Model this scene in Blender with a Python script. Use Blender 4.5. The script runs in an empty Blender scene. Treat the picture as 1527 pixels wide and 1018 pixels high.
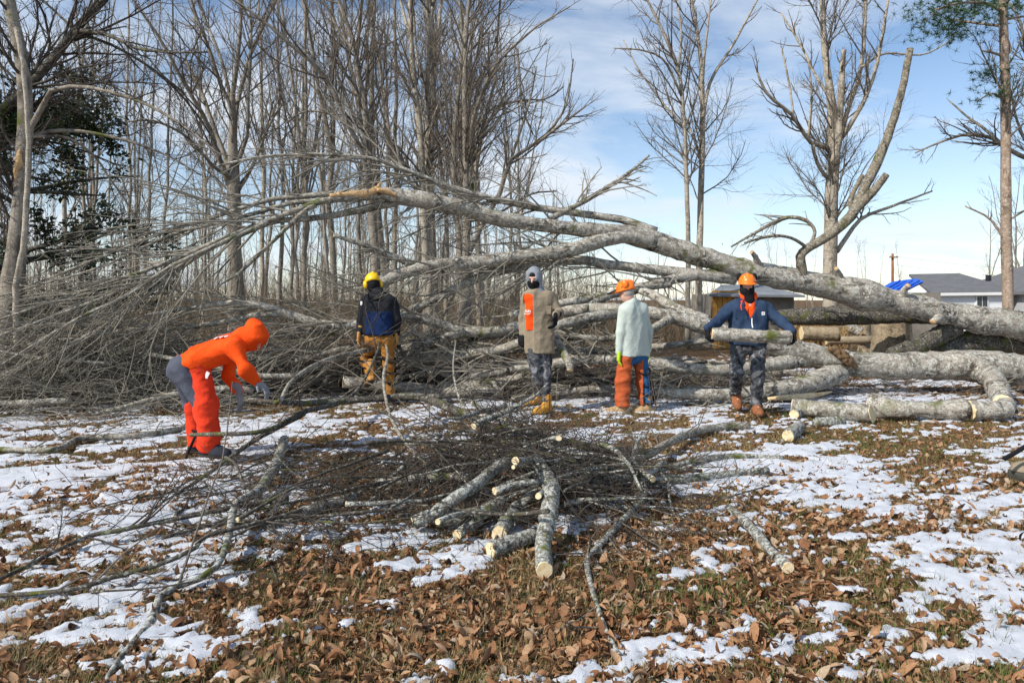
import bpy, math, random
import numpy as np
from mathutils import Vector

# ------------------------------------------------------------------ camera, sky, sun, exposure
FPX, CX, HY, CAMH = 1018.0, 763.5, 445.0, 1.55      # focal length in photo pixels, centre column, horizon row, eye height
scene = bpy.context.scene
COL = scene.collection
cam_d = bpy.data.cameras.new('camera'); cam = bpy.data.objects.new('camera', cam_d); COL.objects.link(cam)
cam_d.sensor_width = 36.0; cam_d.lens = 36.0 * FPX / 1527.0
cam_d.shift_y = -(509.0 - HY) / 1527.0
cam_d.clip_start = 0.05; cam_d.clip_end = 2000
cam.location = (0, 0, CAMH); cam.rotation_euler = (math.radians(90), 0, 0)
scene.camera = cam

SUN_DIR = Vector((-0.80, -0.56, 0.78)).normalized()
sun_el = math.asin(SUN_DIR.z); sun_az = math.atan2(SUN_DIR.x, SUN_DIR.y)
world = bpy.data.worlds.new('World'); scene.world = world; world.use_nodes = True
nt = world.node_tree; nt.nodes.clear()
def N(t, kind, **kw):
    n = t.nodes.new(kind)
    for k, v in kw.items(): setattr(n, k, v)
    return n
out = N(nt, 'ShaderNodeOutputWorld'); bg = N(nt, 'ShaderNodeBackground')
sky = N(nt, 'ShaderNodeTexSky', sky_type='NISHITA', sun_disc=False)
sky.sun_elevation = sun_el; sky.sun_rotation = sun_az; sky.air_density = 1.0; sky.dust_density = 0.15; sky.ozone_density = 2.0
tc = N(nt, 'ShaderNodeTexCoord'); sep = N(nt, 'ShaderNodeSeparateXYZ'); nt.links.new(tc.outputs['Generated'], sep.inputs[0])
zz = N(nt, 'ShaderNodeMath', operation='ADD'); zz.inputs[1].default_value = 0.22; nt.links.new(sep.outputs[2], zz.inputs[0])
zm = N(nt, 'ShaderNodeMath', operation='MAXIMUM'); zm.inputs[1].default_value = 0.05; nt.links.new(zz.outputs[0], zm.inputs[0])
dv = N(nt, 'ShaderNodeVectorMath', operation='DIVIDE'); nt.links.new(tc.outputs['Generated'], dv.inputs[0])
cmb = N(nt, 'ShaderNodeCombineXYZ')
for i in range(3): nt.links.new(zm.outputs[0], cmb.inputs[i])
nt.links.new(cmb.outputs[0], dv.inputs[1])
mpw = N(nt, 'ShaderNodeMapping'); mpw.inputs['Location'].default_value = (0.25, 3.1, 0.0); mpw.inputs['Scale'].default_value = (0.85, 1.5, 0.0)
nt.links.new(dv.outputs[0], mpw.inputs[0])
cn = N(nt, 'ShaderNodeTexNoise'); cn.inputs['Scale'].default_value = 1.15; cn.inputs['Detail'].default_value = 7; cn.inputs['Roughness'].default_value = 0.55
cn.inputs['Distortion'].default_value = 0.35
nt.links.new(mpw.outputs[0], cn.inputs['Vector'])
cr = N(nt, 'ShaderNodeValToRGB'); cr.color_ramp.elements[0].position = 0.45; cr.color_ramp.elements[1].position = 0.63
cr.color_ramp.elements[0].color = (0.0, 0.0, 0.0, 1); cr.color_ramp.elements[1].color = (0.92, 0.92, 0.92, 1)
nt.links.new(cn.outputs['Fac'], cr.inputs[0])
hz = N(nt, 'ShaderNodeMapRange'); hz.inputs['From Min'].default_value = 0.0; hz.inputs['From Max'].default_value = 0.30; hz.inputs['To Min'].default_value = 0.42; hz.inputs['To Max'].default_value = 0.0; nt.links.new(sep.outputs[2], hz.inputs['Value'])
mxh = N(nt, 'ShaderNodeMath', operation='MAXIMUM'); nt.links.new(cr.outputs[0], mxh.inputs[0]); nt.links.new(hz.outputs[0], mxh.inputs[1])
mixw = N(nt, 'ShaderNodeMix', data_type='RGBA'); nt.links.new(mxh.outputs[0], mixw.inputs['Factor'])
nt.links.new(sky.outputs[0], mixw.inputs['A']); mixw.inputs['B'].default_value = (5.3, 5.75, 6.3, 1)
nt.links.new(mixw.outputs['Result'], bg.inputs[0]); bg.inputs[1].default_value = 0.128
nt.links.new(bg.outputs[0], out.inputs[0])

sun_d = bpy.data.lights.new('sun', 'SUN'); sun_d.energy = 4.0; sun_d.angle = math.radians(0.53); sun_d.color = (1.0, 0.945, 0.86)
sun = bpy.data.objects.new('sun', sun_d); COL.objects.link(sun)
sun.rotation_euler = SUN_DIR.to_track_quat('Z', 'Y').to_euler(); sun.location = (-20, -14, 20)
vs = scene.view_settings; vs.view_transform = 'Standard'; vs.look = 'None'; vs.exposure = 0.32; vs.gamma = 1.0; vs.use_curve_mapping = False
scene.cycles.max_bounces = 5; scene.cycles.diffuse_bounces = 3; scene.cycles.glossy_bounces = 2; scene.cycles.transparent_max_bounces = 8

# ------------------------------------------------------------------ helpers
RNG = np.random.default_rng(7)
def P(px, py, D):                       # photo pixel at a known distance
    return np.array([(px - CX) / FPX * D, D, CAMH - (py - HY) / FPX * D])
def Dz(py, z):                          # distance at which height z shows on row py
    return FPX * (CAMH - z) / max(py - HY, 1.0)
def PZ(px, py, z):                      # photo pixel at a known height above the ground
    return P(px, py, Dz(py, z))
def unit(a, ax=-1):
    return a / np.maximum(np.linalg.norm(a, axis=ax, keepdims=True), 1e-9)

def mesh_np(name, V, Q=None, T=None, mat=None, smooth=True, attr=None, fmat=None):
    """V (n,3), Q (m,4) quads, T (k,3) triangles; attr: dict name -> per-vertex float"""
    me = bpy.data.meshes.new(name)
    V = np.asarray(V, np.float32)
    nq = 0 if Q is None else len(Q); ntr = 0 if T is None else len(T)
    loops = []
    if nq: loops.append(np.asarray(Q, np.int32).ravel())
    if ntr: loops.append(np.asarray(T, np.int32).ravel())
    L = np.concatenate(loops)
    me.vertices.add(len(V)); me.vertices.foreach_set('co', V.ravel())
    me.loops.add(len(L)); me.loops.foreach_set('vertex_index', L)
    me.polygons.add(nq + ntr)
    st = np.concatenate([np.arange(nq) * 4, nq * 4 + np.arange(ntr) * 3]).astype(np.int32)
    me.polygons.foreach_set('loop_start', st)
    me.polygons.foreach_set('use_smooth', np.full(nq + ntr, smooth, bool))
    mats = mat if isinstance(mat, (list, tuple)) else [mat]
    for m in mats:
        if m is not None: me.materials.append(m)
    if fmat is not None: me.polygons.foreach_set('material_index', np.asarray(fmat, np.int32))
    me.update(calc_edges=True)
    if attr:
        for k, v in attr.items():
            a = me.attributes.new(k, 'FLOAT', 'POINT'); a.data.foreach_set('value', np.asarray(v, np.float32))
    return me
def link(name, me, parent=None, label=None, cat=None, group=None, kind=None, loc=None):
    if name in ('twigs', 'crown', 'needles', 'branches') and parent is not None: kind = 'stuff'
    o = bpy.data.objects.new(name, me); COL.objects.link(o)
    if loc is not None: o.location = loc
    if parent is not None: o.parent = parent
    if label: o['label'] = label
    if cat: o['category'] = cat
    if group: o['group'] = group
    if kind: o['kind'] = kind
    return o
def thing(name, label, cat, loc=(0, 0, 0), group=None):
    o = link(name, None, None, label, cat, group); o.location = loc; o.empty_display_size = 0.2
    return o

class MB:
    """collects quads and triangles into one mesh"""
    def __init__(s): s.V = []; s.Q = []; s.T = []; s.qm = []; s.tm = []; s.A = []; s.n = 0
    def add(s, V, Q=None, T=None, m=0, a=0.0):
        V = np.asarray(V, float); s.V.append(V)
        if Q is not None and len(Q): s.Q.append(np.asarray(Q) + s.n); s.qm.append(np.full(len(Q), m))
        if T is not None and len(T): s.T.append(np.asarray(T) + s.n); s.tm.append(np.full(len(T), m))
        s.A.append(np.full(len(V), a) if np.isscalar(a) else np.asarray(a)); s.n += len(V)
    def box(s, c, h, m=0, R=None, a=0.0):
        c = np.asarray(c, float); h = np.asarray(h, float)
        k = np.array([[x, y, z] for x in (-1, 1) for y in (-1, 1) for z in (-1, 1)], float) * h
        if R is not None: k = k @ np.asarray(R).T
        s.add(k + c, [[0, 1, 3, 2], [4, 6, 7, 5], [0, 4, 5, 1], [2, 3, 7, 6], [0, 2, 6, 4], [1, 5, 7, 3]], None, m, a)
    def build(s, name, mat, smooth=True, attr=None):
        V = np.concatenate(s.V); Q = np.concatenate(s.Q) if s.Q else None; T = np.concatenate(s.T) if s.T else None
        fm = np.concatenate(s.qm + s.tm) if isinstance(mat, (list, tuple)) else None
        return mesh_np(name, V, Q, T, mat, smooth, {attr: np.concatenate(s.A)} if attr else None, fm)

def tubes(Pt, R, S, cap=False, wob=0.0, rng=RNG):
    """Pt (M,K,3), R (M,K) -> verts, quads, tris: M tubes of K rings of S sides"""
    Pt = np.asarray(Pt, float); R = np.asarray(R, float)
    M, K, _ = Pt.shape
    tan = np.gradient(Pt, axis=1); tan = unit(tan)
    c = Pt - Pt.mean(1, keepdims=True)
    ov = unit(Pt[:, -1] - Pt[:, 0] + 1e-6)
    dev = c - (c * ov[:, None]).sum(-1, keepdims=True) * ov[:, None]
    j = np.argmax(np.linalg.norm(dev, axis=-1), axis=1)
    dmax = dev[np.arange(M), j]
    small = np.linalg.norm(dmax, axis=-1) < 1e-5
    dmax[small] = np.array([0.37, 0.21, 0.9])
    ref = np.cross(ov, dmax)
    bad = np.linalg.norm(ref, axis=-1) < 1e-9
    ref[bad] = np.cross(ov[bad], np.array([0.9, 0.3, 0.1]))
    ref = unit(ref)[:, None, :]
    u = unit(ref - (ref * tan).sum(-1, keepdims=True) * tan); v = np.cross(tan, u)
    th = np.arange(S) * 2 * math.pi / S
    rr = R[:, :, None] * np.ones(S)
    if wob: rr = rr * (1 + wob * rng.standard_normal((M, K, S)) * 0.5 + wob * 0.6 * np.sin(2 * th + rng.uniform(0, 6, (M, 1, 1))))
    V = Pt[:, :, None, :] + rr[..., None] * (np.cos(th)[None, None, :, None] * u[:, :, None, :] + np.sin(th)[None, None, :, None] * v[:, :, None, :])
    idx = np.arange(M * K * S).reshape(M, K, S)
    a = idx[:, :-1, :]; b = idx[:, 1:, :]
    Q = np.stack([a, np.roll(a, -1, 2), np.roll(b, -1, 2), b], -1).reshape(-1, 4)
    T = None; V = V.reshape(-1, 3)
    if cap:
        ends = []; base = len(V); ex = []
        for k, (row, fl) in enumerate(((0, True), (K - 1, False))):
            ci = base + k * M + np.arange(M); ex.append(Pt[:, row])
            r = idx[:, row, :]; r2 = np.roll(r, -1, 1); cc = np.repeat(ci[:, None], S, 1)
            ends.append(np.stack([cc, r2, r] if fl else [cc, r, r2], -1).reshape(-1, 3))
        V = np.concatenate([V] + ex); T = np.concatenate(ends)
    return V, Q, T

def spline(pts, n):
    """Catmull-Rom through pts (k,d), n samples spaced by arc length"""
    p = np.asarray(pts, float)
    if len(p) == 2: return p[0] + (p[1] - p[0]) * np.linspace(0, 1, n)[:, None]
    q = np.vstack([2 * p[0] - p[1], p, 2 * p[-1] - p[-2]]); res = []
    for i in range(1, len(q) - 2):
        t = np.linspace(0, 1, 12, endpoint=False)[:, None]
        a, b, c, d = q[i - 1], q[i], q[i + 1], q[i + 2]
        res.append(0.5 * (2 * b + (c - a) * t + (2 * a - 5 * b + 4 * c - d) * t ** 2 + (3 * b - a - 3 * c + d) * t ** 3))
    res.append(p[-1:]); r = np.vstack(res)
    s = np.concatenate([[0], np.cumsum(np.linalg.norm(np.diff(r[:, :3], axis=0), axis=1))])
    x = np.linspace(0, s[-1], n)
    return np.stack([np.interp(x, s, r[:, j]) for j in range(r.shape[1])], 1)

def spawn(Pt, R, n, rng, ang=(0.5, 0.9), length=(0.3, 0.6), rel=True, rf=0.55, rmin=0.0015, rtip=0.35, K=4, t0=0.2, trop=(0, 0, 0.0), wig=0.12, rmax=9, t1=1.0, zmin=None, plane=None):
    """n children spread over the M parent polylines (weighted by length) -> (n,K,3), (n,K)"""
    M, Kp, _ = Pt.shape
    L = np.linalg.norm(np.diff(Pt, axis=1), axis=-1).sum(1)
    idx = rng.choice(M, n, p=L / L.sum())
    t = rng.uniform(t0, t1, n) * (Kp - 1); i0 = np.minimum(t.astype(int), Kp - 2); f = (t - i0)[:, None]
    A = Pt[idx, i0]; B = Pt[idx, i0 + 1]; pos = A + (B - A) * f; tan = unit(B - A)
    rp = R[idx, i0] * (1 - f[:, 0]) + R[idx, i0 + 1] * f[:, 0]
    rv = rng.standard_normal((n, 3)); pr = unit(np.cross(tan, rv))
    if plane is not None: pr = unit(pr * np.array(plane)); pr = unit(pr - (pr * tan).sum(-1, keepdims=True) * tan)
    a = rng.uniform(ang[0], ang[1], n)[:, None]
    d = tan * np.cos(a) + pr * np.sin(a)
    ln = rng.uniform(length[0], length[1], n)
    if rel: ln = ln * L[idx] * (1 - 0.55 * t / (Kp - 1))
    step = (ln / (K - 1))[:, None]
    out = np.zeros((n, K, 3)); out[:, 0] = pos; tr = np.asarray(trop, float)
    for k in range(1, K):
        d = unit(d + tr + wig * rng.standard_normal((n, 3)))
        out[:, k] = out[:, k - 1] + d * step
    if zmin is not None: out[..., 2] = np.maximum(out[..., 2], zmin)
    r0 = np.clip(rp * rf, rmin, rmax)
    RR = r0[:, None] * np.linspace(1, rtip, K)[None]
    return out, RR

# ------------------------------------------------------------------ materials
MATS = {}
def mat_base(name, rough=0.85, spec=0.25):
    m = bpy.data.materials.new(name); m.use_nodes = True; t = m.node_tree
    b = t.nodes['Principled BSDF']; b.inputs['Roughness'].default_value = rough; b.inputs['Specular IOR Level'].default_value = spec
    MATS[name] = m
    return m, t, b
def noise(t, scale, detail=4, rough=0.55, vec=None, dist=0.0):
    n = N(t, 'ShaderNodeTexNoise'); n.inputs['Scale'].default_value = scale; n.inputs['Detail'].default_value = detail
    n.inputs['Roughness'].default_value = rough; n.inputs['Distortion'].default_value = dist
    if vec is not None: t.links.new(vec, n.inputs['Vector'])
    return n
def ramp(t, src, stops):
    r = N(t, 'ShaderNodeValToRGB'); e = r.color_ramp.elements
    while len(e) < len(stops): e.new(0.5)
    for x, (p, c) in zip(e, stops): x.position = p; x.color = (*c, 1) if len(c) == 3 else c
    t.links.new(src, r.inputs[0]); return r
def mixc(t, fac, a, b, mode='MIX'):
    m = N(t, 'ShaderNodeMix', data_type='RGBA', blend_type=mode)
    for s, v in (('Factor', fac), ('A', a), ('B', b)):
        if isinstance(v, (int, float)): m.inputs[s].default_value = v
        elif isinstance(v, tuple): m.inputs[s].default_value = (*v, 1)
        else: t.links.new(v, m.inputs[s])
    return m.outputs['Result']
def bump(t, b, h, strength=0.5, dist=0.01):
    n = N(t, 'ShaderNodeBump'); n.inputs['Strength'].default_value = strength; n.inputs['Distance'].default_value = dist
    t.links.new(h, n.inputs['Height']); t.links.new(n.outputs[0], b.inputs['Normal'])
def geopos(t):
    g = N(t, 'ShaderNodeNewGeometry'); return g.outputs['Position']
def objpos(t):
    g = N(t, 'ShaderNodeTexCoord'); return g.outputs['Object']

def bark(name, base, dark, lich, lich_amt, sc=1.0, moss=0.0, bd=0.012, streak=(1.2, 9, 9)):
    m, t, b = mat_base(name, 0.92, 0.12); p = objpos(t)
    n1 = noise(t, 3.2 * sc, 6, 0.65, p, 0.4); n2 = noise(t, 16 * sc, 5, 0.7, p); n3 = noise(t, 46 * sc, 3, 0.6, p)
    c = ramp(t, n1.outputs[0], [(0.34, dark), (0.50, base), (0.75, tuple(min(1, x * 1.25) for x in base))]).outputs[0]
    k = ramp(t, n2.outputs[0], [(0.60 - 0.22 * lich_amt, (0, 0, 0)), (0.68 - 0.20 * lich_amt, (1, 1, 1))]).outputs[0]
    c = mixc(t, k, c, lich)
    k2 = ramp(t, n3.outputs[0], [(0.36, (1, 1, 1)), (0.46, (0, 0, 0))]).outputs[0]
    kk = N(t, 'ShaderNodeMath', operation='MULTIPLY'); kk.inputs[1].default_value = 0.75; t.links.new(k2, kk.inputs[0])
    c = mixc(t, kk.outputs[0], c, dark)
    mp = N(t, 'ShaderNodeMapping'); mp.inputs['Scale'].default_value = streak; t.links.new(p, mp.inputs[0]); n5 = noise(t, sc, 5, 0.7, mp.outputs[0], 0.6)
    c = mixc(t, ramp(t, n5.outputs[0], [(0.36, (0.85, 0.85, 0.85)), (0.45, (0, 0, 0))]).outputs[0], c, tuple(x * 0.9 for x in dark))
    if moss:
        n4 = noise(t, 2.1 * sc, 4, 0.6, p); km = ramp(t, n4.outputs[0], [(0.62 - moss * 0.2, (0, 0, 0)), (0.72 - moss * 0.15, (1, 1, 1))]).outputs[0]
        c = mixc(t, km, c, (0.10, 0.11, 0.025))
    t.links.new(c, b.inputs['Base Color'])
    h = mixc(t, 0.5, mixc(t, 0.5, n2.outputs[0], n3.outputs[0]), n5.outputs[0]); bump(t, b, h, 0.8, bd)
    return m
M_TRUNK = bark('fallen_bark', (0.34, 0.30, 0.245), (0.07, 0.058, 0.045), (0.53, 0.52, 0.46), 0.5, 1.0, 0.10, 0.02)
M_LIMB = bark('limb_bark', (0.28, 0.25, 0.20), (0.06, 0.05, 0.04), (0.47, 0.465, 0.41), 0.45, 1.4, 0.12)
M_PILE = bark('pile_bark', (0.20, 0.18, 0.15), (0.045, 0.04, 0.034), (0.50, 0.52, 0.47), 0.62, 2.4, 0.3, 0.006)
M_DARKB = bark('wet_bark', (0.10, 0.085, 0.07), (0.03, 0.026, 0.022), (0.34, 0.36, 0.30), 0.25, 2.0, 0.25, 0.006)
M_TREE = bark('tree_bark', (0.275, 0.238, 0.192), (0.10, 0.085, 0.068), (0.36, 0.33, 0.27), 0.25, 1.0, 0.05, 0.02, (9, 9, 1.0))
M_PALE = bark('pale_tree_bark', (0.38, 0.325, 0.25), (0.13, 0.108, 0.082), (0.50, 0.47, 0.40), 0.4, 1.0, 0.0, 0.02, (9, 9, 1.0))
M_PINE = bark('pine_bark', (0.33, 0.245, 0.18), (0.12, 0.085, 0.06), (0.46, 0.40, 0.34), 0.35, 1.0, 0.0, 0.02, (9, 9, 1.0))
def simple(name, col, rough=0.85, var=0.25, sc=8.0, bmp=0.0, spec=0.2, metal=0.0, bdist=0.004):
    m, t, b = mat_base(name, rough, spec); b.inputs['Metallic'].default_value = metal; p = objpos(t)
    n = noise(t, sc, 5, 0.6, p)
    c = ramp(t, n.outputs[0], [(0.28, tuple(x * (1 - var) for x in col)), (0.72, tuple(min(1, x * (1 + var)) for x in col))]).outputs[0]
    t.links.new(c, b.inputs['Base Color'])
    if bmp: bump(t, b, noise(t, sc * 4, 4, 0.6, p).outputs[0], bmp, bdist)
    return m
M_TWIG = simple('twig_bark', (0.155, 0.130, 0.104), 0.9, 0.35, 5)
M_TWIGD = simple('dark_twig_bark', (0.075, 0.062, 0.05), 0.9, 0.4, 6)
M_TWIGP = simple('pale_twig_bark', (0.26, 0.235, 0.19), 0.9, 0.35, 6)
def cutwood():
    m, t, b = mat_base('cut_wood', 0.8, 0.2); p = objpos(t)
    n = noise(t, 30, 4, 0.6, p); n2 = noise(t, 6, 3, 0.5, p)
    c = ramp(t, n.outputs[0], [(0.3, (0.60, 0.42, 0.21)), (0.7, (0.86, 0.70, 0.45))]).outputs[0]
    c = mixc(t, ramp(t, n2.outputs[0], [(0.55, (0, 0, 0)), (0.7, (0.6, 0.6, 0.6))]).outputs[0], c, (0.52, 0.30, 0.12))
    t.links.new(c, b.inputs['Base Color']); bump(t, b, n.outputs[0], 0.4, 0.003); return m
M_CUT = cutwood()
M_RAW = simple('splintered_wood', (0.56, 0.36, 0.18), 0.8, 0.3, 14, 0.5)
def fbm2(x, y, seed=0, octaves=4, lac=2.0, gain=0.5):
    """value noise, vectorised"""
    def h(ix, iy, s):
        n = (ix * 374761393 + iy * 668265263 + s * 1442695041).astype(np.int64)
        n = (n ^ (n >> 13)) * 1274126177; n = n ^ (n >> 16)
        return (n & 0xFFFF).astype(float) / 65535.0
    tot = np.zeros_like(x, float); amp = 1.0; nrm = 0
    for o in range(octaves):
        fx = np.floor(x).astype(np.int64); fy = np.floor(y).astype(np.int64); u = x - fx; v = y - fy
        u = u * u * (3 - 2 * u); v = v * v * (3 - 2 * v); s = seed + o * 17
        a = h(fx, fy, s) * (1 - u) + h(fx + 1, fy, s) * u; c = h(fx, fy + 1, s) * (1 - u) + h(fx + 1, fy + 1, s) * u
        tot += amp * (a * (1 - v) + c * v); nrm += amp; amp *= gain; x = x * lac + 3.1; y = y * lac + 1.7
    return tot / nrm
# ------------------------------------------------------------------ ground, snow, leaf litter, grass
def sstep(a, b, x):
    t = np.clip((x - a) / (b - a), 0, 1); return t * t * (3 - 2 * t)
def gauss(x, y, cx, cy, sx, sy): return np.exp(-((x - cx) / sx) ** 2 - ((y - cy) / sy) ** 2)
def snow_raw(x, y):
    """how much snow lies at (x, y): > 0 is snow"""
    c, s = math.cos(-0.45), math.sin(-0.45); u = x * c - y * s; v = x * s + y * c
    n = 0.40 * fbm2(u * 1.5, v * 3.0, 11, 3) + 0.60 * fbm2(u * 6.5, v * 13.0, 23, 5, 2.0, 0.72)
    b = np.full_like(x, 0.485)
    b = b - 0.002 - 0.028 * (1 - sstep(3.0, 4.6, y)) - 0.055 * gauss(x, y, 0.0, 3.9, 1.5, 1.6) - 0.06 * gauss(x, y, -0.6, 6.2, 1.8, 1.4)
    b = b + 0.035 * gauss(x, y, -4.0, 6.6, 2.6, 2.6) + 0.04 * gauss(x, y, -2.6, 4.2, 1.3, 1.2) + 0.07 * gauss(x, y, 2.9, 6.4, 1.2, 1.2) + 0.05 * gauss(x, y, 2.6, 4.6, 1.0, 1.3) + 0.05 * gauss(x, y, -2.2, 4.6, 0.9, 1.2)
    b = b - 0.07 * gauss(x, y, 4.6, 7.4, 1.6, 0.7) + 0.05 * gauss(x, y, 5, 10.2, 4.5, 1.0) - 0.10 * sstep(12.5, 15, y) - 0.3 * sstep(17, 26, y)
    return n - (1 - b)
def lump(x, y): return 0.03 * (fbm2(x * 0.7, y * 0.7, 5, 3) - 0.5) + 0.012 * (fbm2(x * 5, y * 5, 8, 2) - 0.5)
def ground_z(x, y):
    x = np.asarray(x, float); y = np.asarray(y, float)
    return lump(x, y) - 0.55 * sstep(19, 30, y) * sstep(4, 9, x)
th = np.concatenate([np.linspace(-math.pi, -1.05, 40, endpoint=False), np.linspace(-1.05, 1.05, 620), np.linspace(1.05, math.pi, 40, endpoint=False)[1:]])
rad = np.concatenate([np.linspace(0.2, 3.2, 12, endpoint=False), np.geomspace(3.2, 26, 430), np.geomspace(26, 900, 40)[1:]])
TH, RD = np.meshgrid(th, rad); gx = np.sin(TH) * RD; gy = np.cos(TH) * RD - 1.5
sr = snow_raw(gx, gy); sm = sstep(-0.012, 0.030, sr)
gz = ground_z(gx, gy) + sm * (0.012 + 0.022 * fbm2(gx * 9, gy * 9, 31, 3) + 0.012 * fbm2(gx * 26, gy * 26, 33, 2)) + (1 - sm) * 0.012 * (fbm2(gx * 16, gy * 16, 41, 2) - 0.5)
gz = np.where(RD > 100, ground_z(gx, gy), gz)
nr, nc = gx.shape; gi = np.arange(nr * nc).reshape(nr, nc)
a, b2 = gi[:-1], gi[1:]
GQ = np.stack([a, b2, np.roll(b2, -1, 1), np.roll(a, -1, 1)], -1).reshape(-1, 4)
GV = np.stack([gx.ravel(), gy.ravel(), gz.ravel()], 1)
cen = len(GV); GV = np.vstack([GV, [[0, -1.5, 0.0]]]); r0 = gi[0]
GT = np.stack([np.full(nc, cen), r0, np.roll(r0, -1)], -1)
def ground_mat():
    m, t, b = mat_base('ground_surface', 0.95, 0.15); p = geopos(t)
    n1 = noise(t, 6, 6, 0.65, p); n2 = noise(t, 42, 5, 0.7, p, 0.5); n3 = noise(t, 1.6, 4, 0.6, p)
    litter = ramp(t, n2.outputs[0], [(0.30, (0.030, 0.020, 0.012)), (0.46, (0.115, 0.062, 0.030)), (0.62, (0.235, 0.120, 0.052)), (0.8, (0.30, 0.20, 0.10))]).outputs[0]
    grass = ramp(t, n2.outputs[0], [(0.3, (0.045, 0.040, 0.018)), (0.7, (0.19, 0.155, 0.075))]).outputs[0]
    c = mixc(t, ramp(t, n1.outputs[0], [(0.45, (0, 0, 0)), (0.62, (0.8, 0.8, 0.8))]).outputs[0], litter, grass)
    at = N(t, 'ShaderNodeAttribute'); at.attribute_name = 'snow'
    sv = N(t, 'ShaderNodeMath', operation='ADD'); t.links.new(at.outputs['Fac'], sv.inputs[0])
    fr = N(t, 'ShaderNodeMath', operation='MULTIPLY_ADD'); t.links.new(noise(t, 60, 4, 0.7, p).outputs[0], fr.inputs[0]); fr.inputs[1].default_value = 1.3; fr.inputs[2].default_value = -0.66
    t.links.new(fr.outputs[0], sv.inputs[1])
    k = ramp(t, sv.outputs[0], [(0.44, (0, 0, 0)), (0.58, (1, 1, 1))]).outputs[0]
    sc = ramp(t, n1.outputs[0], [(0.3, (0.52, 0.545, 0.59)), (0.7, (0.70, 0.715, 0.745))]).outputs[0]
    c = mixc(t, k, c, sc); t.links.new(c, b.inputs['Base Color'])
    bump(t, b, noise(t, 110, 5, 0.75, p).outputs[0], 0.7, 0.010)
    return m
g_me = mesh_np('ground', GV, GQ, GT, ground_mat(), True, {'snow': np.append(sm.ravel(), 0.0)})
GROUND = link('ground', g_me, kind='structure', label='leaf-strewn lawn with patches of melting snow')

def leaf_mat():
    m, t, b = mat_base('dead_leaf', 0.7, 0.25)
    at = N(t, 'ShaderNodeAttribute'); at.attribute_name = 'tint'; p = geopos(t)
    c = ramp(t, at.outputs['Fac'], [(0.0, (0.055, 0.030, 0.017)), (0.16, (0.17, 0.075, 0.034)), (0.38, (0.37, 0.178, 0.082)), (0.62, (0.50, 0.275, 0.140)), (0.85, (0.56, 0.39, 0.24)), (1.0, (0.50, 0.40, 0.29))]).outputs[0]
    n = noise(t, 70, 4, 0.6, p)
    c = mixc(t, 0.55, c, ramp(t, n.outputs[0], [(0.3, (0.45, 0.42, 0.4)), (0.7, (1, 1, 1))]).outputs[0], 'MULTIPLY')
    t.links.new(c, b.inputs['Base Color']); bump(t, b, n.outputs[0], 0.3, 0.003)
    tr = N(t, 'ShaderNodeBsdfTranslucent'); t.links.new(c, tr.inputs[0])
    mx = N(t, 'ShaderNodeMixShader'); mx.inputs[0].default_value = 0.22
    t.links.new(b.outputs[0], mx.inputs[1]); t.links.new(tr.outputs[0], mx.inputs[2])
    t.links.new(mx.outputs[0], t.nodes['Material Output'].inputs[0])
    return m
M_LEAF = leaf_mat()
def leaf_verts(n, rng, ns, size):
    """n curled leaves of ns stations x 3: (n, ns*3, 3), local frame, lying on z=0"""
    s = np.linspace(0, 1, ns)[None, :]                                      # along
    w = rng.uniform(0.11, 0.21, (n, 1)) * np.sin(np.pi * np.clip(s, 0.02, 0.98) ** rng.uniform(0.8, 1.25, (n, 1))) ** 0.8 + 0.012
    curl = rng.normal(0.2, 1.05, (n, 1)); cross = rng.normal(0.55, 0.9, (n, 1)); tw = rng.normal(0, 0.55, (n, 1))
    a = curl * (s - 0.5) * 2
    xs = np.cumsum(np.cos(a), 1) / ns; zs = np.cumsum(np.sin(a), 1) / ns
    xs = xs - xs.mean(1, keepdims=True); zs = zs - zs.min(1, keepdims=True)
    V = np.zeros((n, ns, 3, 3))
    for j, sd in enumerate((-1, 0, 1)):
        ca = cross * (1 + 0.4 * np.sin(5 * s + tw * 3)) * abs(sd) + tw * (s - 0.5) * sd
        V[:, :, j, 0] = xs; V[:, :, j, 1] = sd * w * np.cos(ca); V[:, :, j, 2] = zs + w * np.sin(ca) * abs(sd)
    sz = np.asarray(size).reshape(n, 1, 1, 1) if np.ndim(size) else size
    return (V * sz).reshape(n, ns * 3, 3)
def leaf_quads(ns):
    q = []
    for i in range(ns - 1):
        for j in range(2): q.append([i * 3 + j, (i + 1) * 3 + j, (i + 1) * 3 + j + 1, i * 3 + j + 1])
    return np.array(q)
def rotmats(n, rng, tilt):
    yaw = rng.uniform(0, 2 * math.pi, n); tx = rng.normal(0, tilt, n); ty = rng.normal(0, tilt, n)
    cz, sz = np.cos(yaw), np.sin(yaw); cx, sx = np.cos(tx), np.sin(tx); cy, sy = np.cos(ty), np.sin(ty)
    Rz = np.zeros((n, 3, 3)); Rz[:, 0, 0] = cz; Rz[:, 0, 1] = -sz; Rz[:, 1, 0] = sz; Rz[:, 1, 1] = cz; Rz[:, 2, 2] = 1
    Rx = np.zeros((n, 3, 3)); Rx[:, 0, 0] = 1; Rx[:, 1, 1] = cx; Rx[:, 1, 2] = -sx; Rx[:, 2, 1] = sx; Rx[:, 2, 2] = cx
    Ry = np.zeros((n, 3, 3)); Ry[:, 1, 1] = 1; Ry[:, 0, 0] = cy; Ry[:, 0, 2] = sy; Ry[:, 2, 0] = -sy; Ry[:, 2, 2] = cy
    return Rz @ Rx @ Ry
def scatter(n, rng, ymin, ymax, margin=1.0, power=2.0):
    """points in the viewed wedge of ground, denser near; kept by the amount of snow"""
    y = (rng.uniform(ymin ** (1 / power), ymax ** (1 / power), n)) ** power
    x = rng.uniform(-1, 1, n) * (y * 0.80 + margin)
    return x, y
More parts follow.
